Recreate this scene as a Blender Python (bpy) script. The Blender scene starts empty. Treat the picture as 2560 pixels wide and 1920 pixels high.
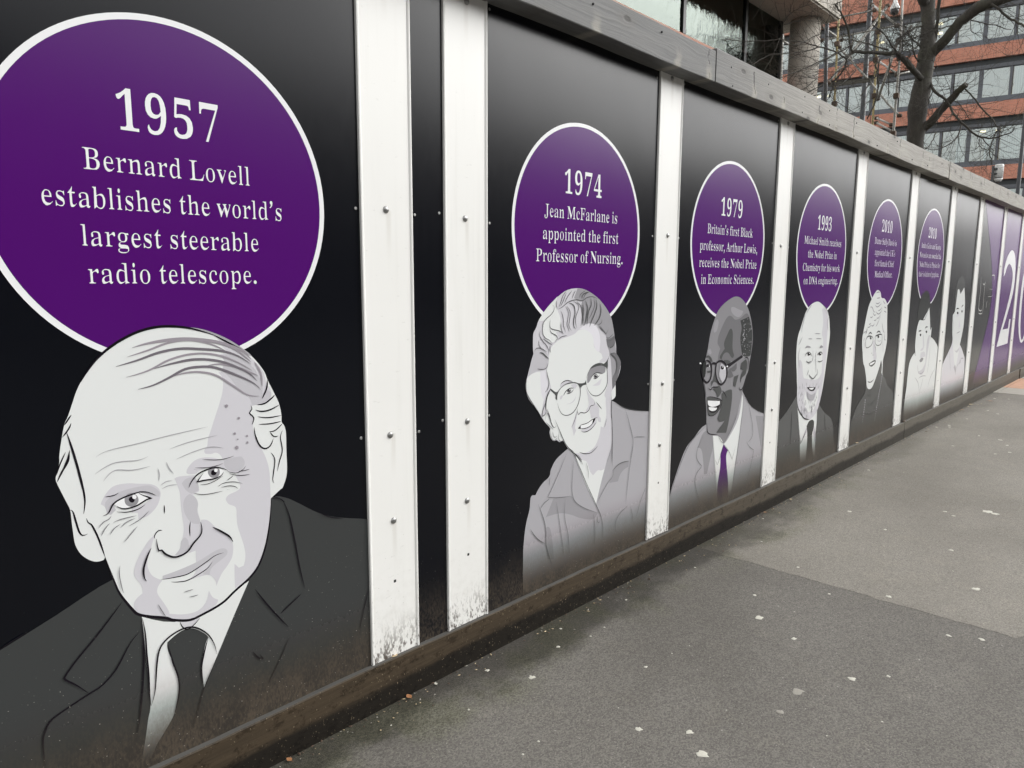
import bpy, math, random
from mathutils import Vector, Matrix
from mathutils.geometry import tessellate_polygon
scene = bpy.context.scene
col = scene.collection
PI = math.pi
rad = math.radians

# ------------------------------------------------------------------ camera, sky, sun, exposure
cam_d = bpy.data.cameras.new("camera")
cam_d.sensor_width = 36.0
cam_d.lens = 1790.0 / 2560.0 * 36.0
cam_d.clip_end = 1000.0
cam_d.clip_start = 0.05
cam = bpy.data.objects.new("camera", cam_d)
col.objects.link(cam)
CP = (0.00000, -1.74444, 1.18208)
RT = ((0.690303, -0.723512, 0.003635), (0.100074, 0.100454, 0.989896), (0.716566, 0.682964, -0.141748))
cam.matrix_world = Matrix(((RT[0][0], RT[1][0], -RT[2][0], CP[0]), (RT[0][1], RT[1][1], -RT[2][1], CP[1]), (RT[0][2], RT[1][2], -RT[2][2], CP[2]), (0, 0, 0, 1)))
scene.camera = cam

SUN_EL, SUN_AZ = rad(36), rad(126)      # azimuth measured clockwise from +y
world = bpy.data.worlds.new("World")
scene.world = world
world.use_nodes = True
wn = world.node_tree
bgn = wn.nodes['Background']
sky = wn.nodes.new('ShaderNodeTexSky')
sky.sky_type = 'NISHITA'
sky.sun_disc = False
sky.sun_elevation = SUN_EL
sky.sun_rotation = SUN_AZ
sky.air_density = 1.6
sky.dust_density = 4.0
sky.ozone_density = 1.0
hsv = wn.nodes.new('ShaderNodeHueSaturation')
hsv.inputs['Saturation'].default_value = 0.06
wn.links.new(sky.outputs[0], hsv.inputs['Color'])
cloud = wn.nodes.new('ShaderNodeMix')           # even cloud layer over the clear-sky gradient
cloud.data_type = 'RGBA'
cloud.inputs[0].default_value = 0.3
cloud.inputs[7].default_value = (7.0, 7.1, 7.3, 1)
wn.links.new(hsv.outputs[0], cloud.inputs[6])
wn.links.new(cloud.outputs[2], bgn.inputs['Color'])
bgn.inputs['Strength'].default_value = 0.15
sun_d = bpy.data.lights.new("sun", 'SUN')
sun_d.energy = 0.5
sun_d.angle = rad(40)
sun_d.color = (1.0, 0.985, 0.96)
sun = bpy.data.objects.new("sun", sun_d)
col.objects.link(sun)
sd = Vector((math.sin(SUN_AZ) * math.cos(SUN_EL), math.cos(SUN_AZ) * math.cos(SUN_EL), math.sin(SUN_EL)))
sun.rotation_euler = sd.to_track_quat('Z', 'Y').to_euler()
scene.view_settings.view_transform = 'Standard'
scene.view_settings.look = 'None'
scene.view_settings.exposure = 0.9
scene.view_settings.gamma = 1.0
scene.cycles.max_bounces = 8
scene.cycles.transparent_max_bounces = 12

GZ = -0.147          # pavement level; z = 0 is the foot of the hoarding panels

# ------------------------------------------------------------------ outline data (millimetres on the panel face)
GLYPHS = {
 '0': "375|188 -7 134 1 96 24 66 61 46 111 35 171 31 241 35 311 46 371 66 420 96 456 135 479 189 486 240 479 278 456 307 419 328 370 340 310 345 240 340 171 328 110 307 61 278 24 240 1|188 37 225 50 245 91 254 155 256 240 254 326 245 390 225 429 189 443 152 429 131 390 122 326 119 240 122 155 131 91 151 50",
 '1': "375|73 0 73 36 121 36 138 38 152 45 160 58 162 79 162 416 124 388 103 365 84 351 67 346 56 349 46 359 39 375 37 396 77 412 105 426 136 447 181 482 246 482 246 79 253 47 267 38 287 36 335 36 335 0",
 '2': "375|32 0 32 69 129 171 166 210 193 245 213 277 225 307 234 371 231 405 219 427 199 441 174 445 140 438 119 416 108 380 111 329 79 333 55 344 40 365 34 396 38 419 49 441 68 459 95 474 130 483 174 486 239 479 283 456 311 421 320 375 312 329 285 281 262 252 233 220 195 182 149 138 77 74 244 74 266 77 285 86 299 101 307 120 311 141 336 141 333 0",
 '3': "375|163 -7 119 -4 84 5 58 18 40 35 30 54 27 74 31 96 41 113 56 123 75 126 74 89 93 62 122 46 159 40 203 49 222 61 237 79 246 105 249 139 242 174 220 202 184 221 138 227 103 227 103 269 140 269 181 275 211 296 228 327 233 367 229 400 218 424 197 440 169 445 145 441 126 430 108 391 110 341 76 345 52 356 37 374 32 401 41 434 66 461 110 480 173 486 235 479 281 458 310 423 320 377 313 335 292 301 261 275 215 256 276 238 300 222 319 201 332 174 336 138 333 101 322 70 306 44 284 25 229 1",
 '4': "375|129 0 126 36 141 36 183 44 198 58 203 84 203 125 17 125 17 166 204 480 285 480 285 169 355 169 355 125 285 125 285 84 289 58 305 44 347 36 354 36 349 0|45 169 203 169 203 287 204 351 205 416 182 394 167 366 151 338 140 319",
 '5': "375|164 -7 120 -4 87 5 63 18 47 35 38 54 35 75 38 95 47 109 60 118 79 121 80 83 106 52 128 43 155 40 199 50 218 63 233 83 242 111 245 148 239 192 219 223 187 241 146 247 102 243 72 235 49 247 69 480 308 480 311 357 287 357 283 380 273 399 261 404 245 406 97 406 85 281 127 288 168 291 237 282 288 256 321 211 332 148 328 108 317 75 300 48 278 27 224 1",
 '7': "375|121 0 300 406 112 406 80 398 66 372 63 338 38 338 41 480 345 480 345 447 163 0",
 '9': "375|152 -7 118 -4 91 4 72 17 60 33 51 69 57 94 71 107 80 80 98 56 123 41 156 36 199 48 230 84 250 145 260 230 208 198 185 188 155 185 104 194 66 220 40 264 32 324 36 369 49 409 70 441 99 466 134 481 177 486 222 480 260 463 291 433 316 390 332 332 337 261 335 207 327 157 313 111 294 72 268 39 237 14 199 -2|184 233 208 236 229 245 259 278 253 352 238 403 214 432 182 441 151 434 130 413 117 377 113 328 117 286 130 257 153 239",
 'A': "437|14 2 -8 17 17 20 38 29 45 47 56 74 211 465 220 464 363 86 378 55 393 33 414 21 420 17 420 2 252 2 230 17 284 24 308 45 303 60 294 82 268 134 96 134 71 71 67 59 66 48 72 24 121 17 126 17 105 2|106 159 268 159 176 321",
 'B': "443|39 2 17 16 53 20 80 31 94 51 98 82 98 369 96 394 90 413 63 434 16 440 38 454 219 454 295 447 340 428 364 396 373 351 368 314 353 285 325 263 257 247 335 229 370 205 389 172 395 132 385 77 357 36 313 10 236 2|159 250 189 250 241 256 280 271 302 300 308 345 303 385 288 413 258 430 217 435 189 433 168 426 161 412 159 391|222 23 268 29 302 48 319 81 324 128 317 176 294 209 252 227 199 233 159 233 159 65 162 45 173 32 195 25",
 'C': "468|257 -9 195 -2 149 21 108 57 76 105 56 163 49 228 56 293 76 350 108 398 150 434 197 456 259 464 308 458 361 438 389 434 415 442 423 464 432 464 432 310 424 310 403 365 372 408 322 436 265 445 200 431 154 390 129 322 121 226 130 137 158 73 208 35 277 22 324 27 369 43 404 69 430 104 439 89 397 46 354 15 312 -3",
 'D': "496|43 2 21 16 54 20 80 28 94 46 97 74 97 374 93 407 78 427 49 437 16 440 38 454 220 454 327 439 389 395 430 324 445 228 431 129 392 58 332 16 227 2|223 23 291 35 339 74 365 138 374 229 365 319 338 383 290 422 224 435 194 432 171 424 161 409 159 385 159 72 161 48 171 33 194 25",
 'E': "442|37 2 16 15 51 19 80 28 94 48 98 78 98 369 94 405 80 427 51 437 18 440 39 454 376 454 395 321 387 321 376 373 354 408 301 426 232 432 191 430 164 417 160 388 160 244 195 244 241 250 270 268 283 299 292 344 300 344 300 120 291 120 287 154 280 182 270 202 251 215 220 222 163 224 160 67 163 46 176 34 201 28 230 26 279 29 321 37 357 52 382 74 400 104 415 142 425 142 383 2",
 'F': "404|38 2 38 16 53 21 80 33 94 52 98 84 98 375 94 405 78 424 51 434 37 440 37 454 371 454 390 321 381 321 375 357 364 386 350 408 318 422 278 430 230 433 193 431 165 422 159 398 159 246 191 246 237 252 267 269 281 300 288 345 298 345 298 120 289 120 281 169 268 202 237 219 190 225 159 225 159 80 166 42 180 30 201 22 226 18 254 16 234 2",
 'G': "508|268 -9 202 -1 152 21 110 56 78 103 58 162 51 229 58 294 78 351 109 398 151 434 196 456 257 464 310 458 363 439 389 434 413 442 423 464 433 464 433 309 424 309 411 347 395 380 372 407 340 427 305 440 266 445 202 431 156 390 131 322 123 228 132 135 160 67 209 25 274 11 315 15 345 26 361 45 366 71 366 128 361 155 345 171 315 180 277 183 298 197 477 197 499 183 466 180 440 172 426 155 423 128 423 30 356 1",
 'J': "330|108 -64 80 -61 61 -52 43 -39 27 -21 21 0 19 23 22 44 27 60 35 70 45 73 63 70 63 61 68 46 70 28 65 -1 61 -12 61 -20 69 -36 104 -42 136 -38 158 -26 166 -6 171 21 171 367 169 391 164 410 152 423 132 432 109 437 81 440 102 454 291 454 313 440 288 437 266 432 248 424 238 411 233 393 232 367 232 89 224 22 201 -26 172 -54",
 'K': "510|39 2 17 16 53 20 81 30 95 50 98 81 98 379 94 407 80 425 53 436 18 440 40 454 219 454 241 440 216 437 193 433 167 416 161 400 160 379 160 232 330 372 353 398 364 419 345 435 292 440 314 454 463 454 483 440 473 440 404 420 336 362 262 285 447 45 476 23 496 16 496 2 304 2 287 16 307 17 330 19 349 26 358 34 350 48 335 67 202 216 160 199 160 81 163 50 177 30 205 20 241 16 219 2",
 'L': "426|38 2 17 16 52 20 80 30 94 50 98 81 98 379 94 408 79 426 52 436 17 440 39 454 227 454 246 440 223 439 200 435 180 428 167 417 161 401 159 379 159 83 163 46 188 30 211 27 234 26 282 29 323 38 358 54 380 79 398 112 413 153 423 153 382 2",
 'M': "634|37 2 15 16 50 20 75 30 81 49 82 79 82 382 92 416 64 434 41 438 16 440 38 454 169 454 317 140 465 454 594 454 594 440 582 435 555 424 541 406 537 378 537 85 538 60 543 42 570 22 615 16 594 2 419 2 419 16 444 23 471 43 476 61 478 83 467 401 284 1 274 2 98 391 98 80 100 48 105 28 133 19 168 16 146 2",
 'N': "494|407 -9 99 352 99 79 101 48 105 30 129 20 165 16 144 2 41 2 19 16 65 22 81 41 83 57 83 79 99 389 66 422 48 435 41 440 41 454 146 454 398 167 398 377 398 399 396 415 381 433 357 437 332 440 354 454 457 454 478 440 443 436 419 426 416 407 414 377 417 -9",
 'O': "525|261 -9 214 -5 178 9 142 30 111 59 85 94 66 134 55 179 51 228 55 276 66 321 85 361 111 396 143 425 179 447 218 460 265 465 311 460 348 447 384 426 415 398 440 363 459 322 471 277 475 228 471 179 459 134 440 94 414 59 383 30 346 9 308 -5|264 11 327 24 371 65 395 133 403 228 394 321 368 389 322 431 260 445 197 431 153 390 130 322 122 228 130 134 157 66 203 25",
 'P': "418|38 2 17 16 52 20 80 30 94 50 98 81 98 379 94 407 79 425 52 435 17 440 39 454 213 454 284 450 327 438 352 421 370 397 382 367 386 332 377 281 352 241 313 216 240 207 159 207 159 81 163 50 177 30 205 20 241 16 219 2|159 228 203 228 252 234 289 251 309 283 315 329 310 375 294 407 262 426 217 433 192 431 172 425 161 414 159 398",
 'S': "390|47 -9 48 156 58 156 73 94 95 49 140 22 196 13 239 19 272 35 289 59 296 89 285 130 237 161 173 192 126 222 95 253 79 289 72 332 70 370 81 402 101 428 126 448 149 460 185 465 228 460 276 446 287 444 302 443 320 449 325 465 335 465 335 321 326 321 317 355 304 386 288 411 260 430 228 442 194 446 156 442 127 428 112 406 105 380 107 356 120 335 146 318 178 302 243 271 277 252 302 232 318 211 328 188 336 133 336 93 323 59 299 30 271 9 238 -4 192 -9 161 -6 132 2 104 11 83 14 63 8 57 -9",
 'U': "492|248 -11 169 -1 131 30 106 81 96 155 96 379 92 407 78 425 51 435 16 440 38 454 217 454 239 440 214 437 191 433 164 416 159 400 158 379 158 140 164 88 185 50 223 28 275 21 335 29 370 55 392 99 399 159 399 378 398 406 393 425 368 435 329 440 351 454 451 454 451 440 439 434 420 422 416 404 415 378 415 181 405 92 368 33 324 0",
 'a': "344|255 -9 232 2 210 37 142 4 95 -7 65 -2 57 13 47 35 44 63 52 103 77 135 128 162 221 189 220 241 216 266 204 283 179 294 147 297 103 292 90 274 91 267 95 256 102 231 100 215 95 203 94 195 77 192 60 195 60 204 56 218 54 236 55 258 63 277 82 294 103 306 128 314 161 317 222 310 248 291 264 258 270 210 270 62 270 48 274 39 303 33 314 40 299 28 284 1|149 32 186 40 221 62 221 171 153 158 122 140 104 115 96 84 106 45",
 'b': "361|46 -10 66 388 64 414 56 429 35 437 31 440 31 454 115 454 115 277 186 307 222 317 253 312 270 298 290 275 305 245 315 208 319 166 314 118 302 76 282 41 257 14 232 -3 193 -9 157 1 104 30 51 -10|181 13 227 21 249 48 263 95 268 160 264 214 252 252 225 274 183 282 142 271 124 258 115 242 115 68 139 27",
 'c': "293|155 -9 121 -3 99 12 76 36 58 69 47 107 43 150 46 196 58 236 79 270 108 296 134 312 175 317 216 312 236 297 253 274 258 245 257 229 253 216 252 208 237 206 221 217 215 251 215 261 215 272 206 292 170 298 131 291 111 270 97 236 91 187 96 123 117 75 155 46 204 37 246 45 271 70 278 60 216 9",
 'd': "370|139 -9 108 -4 91 12 72 36 56 67 46 105 43 147 46 195 57 237 74 271 95 296 113 312 145 317 178 307 246 278 246 401 242 419 227 431 204 438 177 441 199 454 296 454 296 75 298 54 305 40 324 31 330 26 351 12 290 7 246 -8 246 41 176 4|170 27 193 30 217 40 234 56 246 76 246 242 238 258 219 271 175 282 133 274 109 250 98 210 94 153 98 98 108 58 132 34",
 'e': "301|153 -9 118 -3 98 12 75 36 58 69 47 110 43 157 46 201 57 240 75 272 100 296 121 312 157 317 200 307 235 279 257 234 260 173 260 167 94 167 100 111 119 72 153 49 200 41 244 52 271 84 278 72 215 12|94 191 220 191 220 215 215 252 207 278 193 293 161 298 128 292 111 274 100 245 94 204",
 'f': "214|38 2 38 15 53 20 72 34 75 48 75 73 75 278 25 278 25 309 75 309 75 353 82 400 101 434 124 456 174 463 210 459 225 444 242 424 245 400 243 381 238 368 232 360 224 357 209 359 208 366 204 377 203 391 208 420 210 426 210 433 205 442 180 445 151 441 136 431 130 413 126 390 125 309 190 309 190 278 125 278 125 65 128 40 141 24 167 17 198 15 176 2",
 'g': "327|146 -139 91 -134 59 -120 39 -99 28 -75 41 -47 98 -26 54 0 47 30 48 53 56 73 77 91 129 110 80 129 61 151 49 179 44 212 48 241 59 267 75 288 97 304 122 313 157 317 194 313 230 303 296 303 305 269 250 269 265 237 269 203 266 176 257 152 243 132 224 117 203 107 171 104 158 105 138 106 103 96 92 84 86 71 96 53 139 48 175 48 220 45 252 39 272 28 283 12 290 -9 297 -37 294 -79 259 -112 217 -132|157 123 191 128 210 145 218 173 221 211 217 250 211 277 191 293 157 298 124 293 106 277 96 250 92 211 96 173 106 145 124 128|160 -118 210 -115 248 -105 266 -89 274 -66 272 -50 261 -40 235 -35 206 -33 87 -33 66 -51 59 -73 64 -90 83 -105 117 -114",
 'h': "381|41 2 19 15 43 17 63 24 73 37 75 56 75 399 73 417 64 430 45 438 42 441 42 454 125 454 125 265 202 304 244 317 280 310 290 291 303 258 308 211 308 56 310 37 318 25 338 17 362 15 340 2 225 2 204 15 212 15 248 25 258 56 258 217 256 241 250 259 231 269 202 273 161 264 125 236 125 56 127 38 135 25 155 17 179 15 157 2",
 'i': "198|101 364 89 367 81 378 76 393 74 412 76 432 82 448 90 458 101 462 112 458 120 448 126 432 128 412 126 393 120 378 112 367|41 2 41 15 43 18 63 24 73 37 75 56 75 252 74 273 66 286 46 292 21 295 43 309 125 309 125 56 127 38 135 25 154 18 157 15 157 2",
 'k': "359|40 2 40 15 43 18 63 25 73 37 75 56 75 398 74 418 66 430 47 438 44 440 43 454 125 454 125 167 235 247 249 263 257 278 248 291 210 295 207 295 229 309 322 309 322 295 298 285 266 261 214 209 328 33 348 19 353 15 353 2 234 2 213 15 220 15 250 19 264 32 252 50 167 149 125 135 125 56 127 38 135 25 154 18 157 15 157 2",
 'l': "199|41 2 41 15 43 18 63 24 73 37 75 56 75 398 74 417 67 430 47 438 21 440 43 454 125 454 125 56 127 38 135 25 154 18 157 15 157 2",
 'm': "554|41 2 19 15 43 17 63 24 73 37 75 56 75 253 73 272 65 285 45 293 20 295 42 309 123 309 124 263 200 304 237 317 278 303 316 259 376 303 419 317 446 310 464 291 476 258 481 211 481 56 483 38 491 25 511 17 535 15 513 2 400 2 400 15 403 18 422 25 431 38 432 56 432 217 430 241 424 259 406 269 376 273 343 264 302 238 302 56 303 38 312 25 331 18 333 15 333 2 222 2 222 15 225 18 244 25 253 38 254 56 254 217 253 241 246 258 228 269 198 273 157 264 124 236 124 56 125 38 133 26 152 18 154 15 154 2",
 'n': "381|41 2 19 15 43 17 63 24 73 37 75 56 75 253 73 272 65 285 45 293 20 295 42 309 125 309 125 265 201 304 244 317 280 310 290 291 303 258 308 211 308 56 310 37 318 25 338 17 362 15 340 2 225 2 204 15 212 15 248 25 258 56 258 217 256 241 250 259 231 269 202 273 161 264 125 236 125 56 127 38 135 25 155 17 179 15 157 2",
 'o': "336|169 -9 128 -3 103 13 77 38 58 71 46 110 42 154 46 199 58 238 77 271 103 296 128 312 168 317 208 312 233 296 259 272 278 239 290 199 294 154 290 109 278 69 259 37 233 12 208 -3|169 10 206 17 225 38 232 56 238 81 242 114 243 154 237 228 224 271 206 293 169 300 130 293 112 271 99 227 94 154 95 114 99 81 105 56 112 38 131 17",
 'p': "371|40 -138 40 -125 55 -118 73 -101 75 -87 75 -64 75 243 73 269 66 284 47 292 42 296 42 309 120 309 121 261 193 304 231 317 263 312 279 297 298 273 313 241 323 203 327 160 323 114 313 73 297 39 277 13 260 -3 228 -9 194 2 125 34 125 -58 126 -82 130 -99 154 -119 174 -124 174 -138|195 27 236 35 260 58 271 99 276 154 272 209 263 248 239 272 198 280 165 269 125 236 125 68 152 37",
 'r': "287|41 2 41 15 43 18 63 24 73 37 75 56 75 252 74 273 65 286 45 292 21 295 43 309 123 309 123 250 182 279 201 300 218 313 234 317 257 313 259 303 264 287 266 266 268 249 264 235 257 227 247 224 234 226 234 232 222 251 191 262 169 257 142 242 130 220 126 192 126 56 129 36 143 24 167 18 196 15 174 2",
 's': "288|151 -9 123 -5 93 7 72 10 54 6 47 -7 39 -7 40 104 49 104 59 67 74 38 103 19 139 13 170 16 192 25 202 40 206 59 200 85 168 106 118 131 90 149 73 170 63 194 60 220 59 258 79 290 99 311 142 317 165 315 193 306 202 304 215 303 228 307 234 318 240 318 240 223 232 223 222 254 208 278 183 293 150 298 123 295 103 287 95 275 90 259 97 231 135 210 180 188 207 170 222 151 231 126 236 95 236 52 213 19 193 -2",
 't': "228|122 -8 90 -3 83 11 75 36 71 71 71 280 27 280 43 299 74 335 102 368 120 397 133 422 141 422 121 309 192 309 192 280 121 280 121 82 128 50 144 42 170 39 194 48 214 73 217 65 168 11",
 'u': "375|132 -9 92 -2 84 18 73 51 69 97 69 248 67 269 59 283 39 292 34 295 34 309 119 309 119 74 131 45 153 37 178 34 217 42 251 65 251 248 249 270 240 284 218 293 190 295 212 309 301 309 301 70 303 50 313 38 334 31 359 28 358 14 296 9 251 -8 251 42 194 20 175 5 158 -5",
 'v': "306|147 -9 59 248 41 282 23 291 20 295 20 309 141 309 161 296 153 296 120 291 105 276 108 268 184 120 243 252 249 272 245 290 226 295 226 309 282 309 282 296 276 290 268 280 253 244 156 -9",
 'w': "435|126 -9 38 265 23 286 12 294 12 309 115 309 115 295 103 290 91 276 93 265 98 252 166 125 234 235 222 267 206 290 191 296 191 309 300 309 300 295 287 290 272 276 273 269 275 262 333 139 389 255 395 276 392 290 377 296 377 309 424 309 424 296 415 286 405 259 300 -9 293 -9 226 199 135 -9",
 'y': "300|52 -139 30 -135 26 -124 19 -106 13 -84 15 -68 19 -54 24 -44 34 -41 51 -51 55 -61 55 -76 55 -81 55 -88 59 -97 88 -100 106 -94 120 -75 135 -45 147 -5 57 251 44 276 30 289 18 295 20 309 139 309 161 295 120 291 104 275 107 266 111 256 186 117 237 241 243 260 246 274 243 291 204 295 226 309 277 309 277 295 275 292 267 282 261 265 252 243 155 -24 139 -65 121 -95 96 -116 85 -129",
 'z': "293|36 2 36 14 193 289 127 289 89 285 62 273 49 251 39 218 30 218 53 309 252 309 252 291 100 23 154 23 200 28 234 42 251 68 264 106 272 106 247 2",
}
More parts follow.
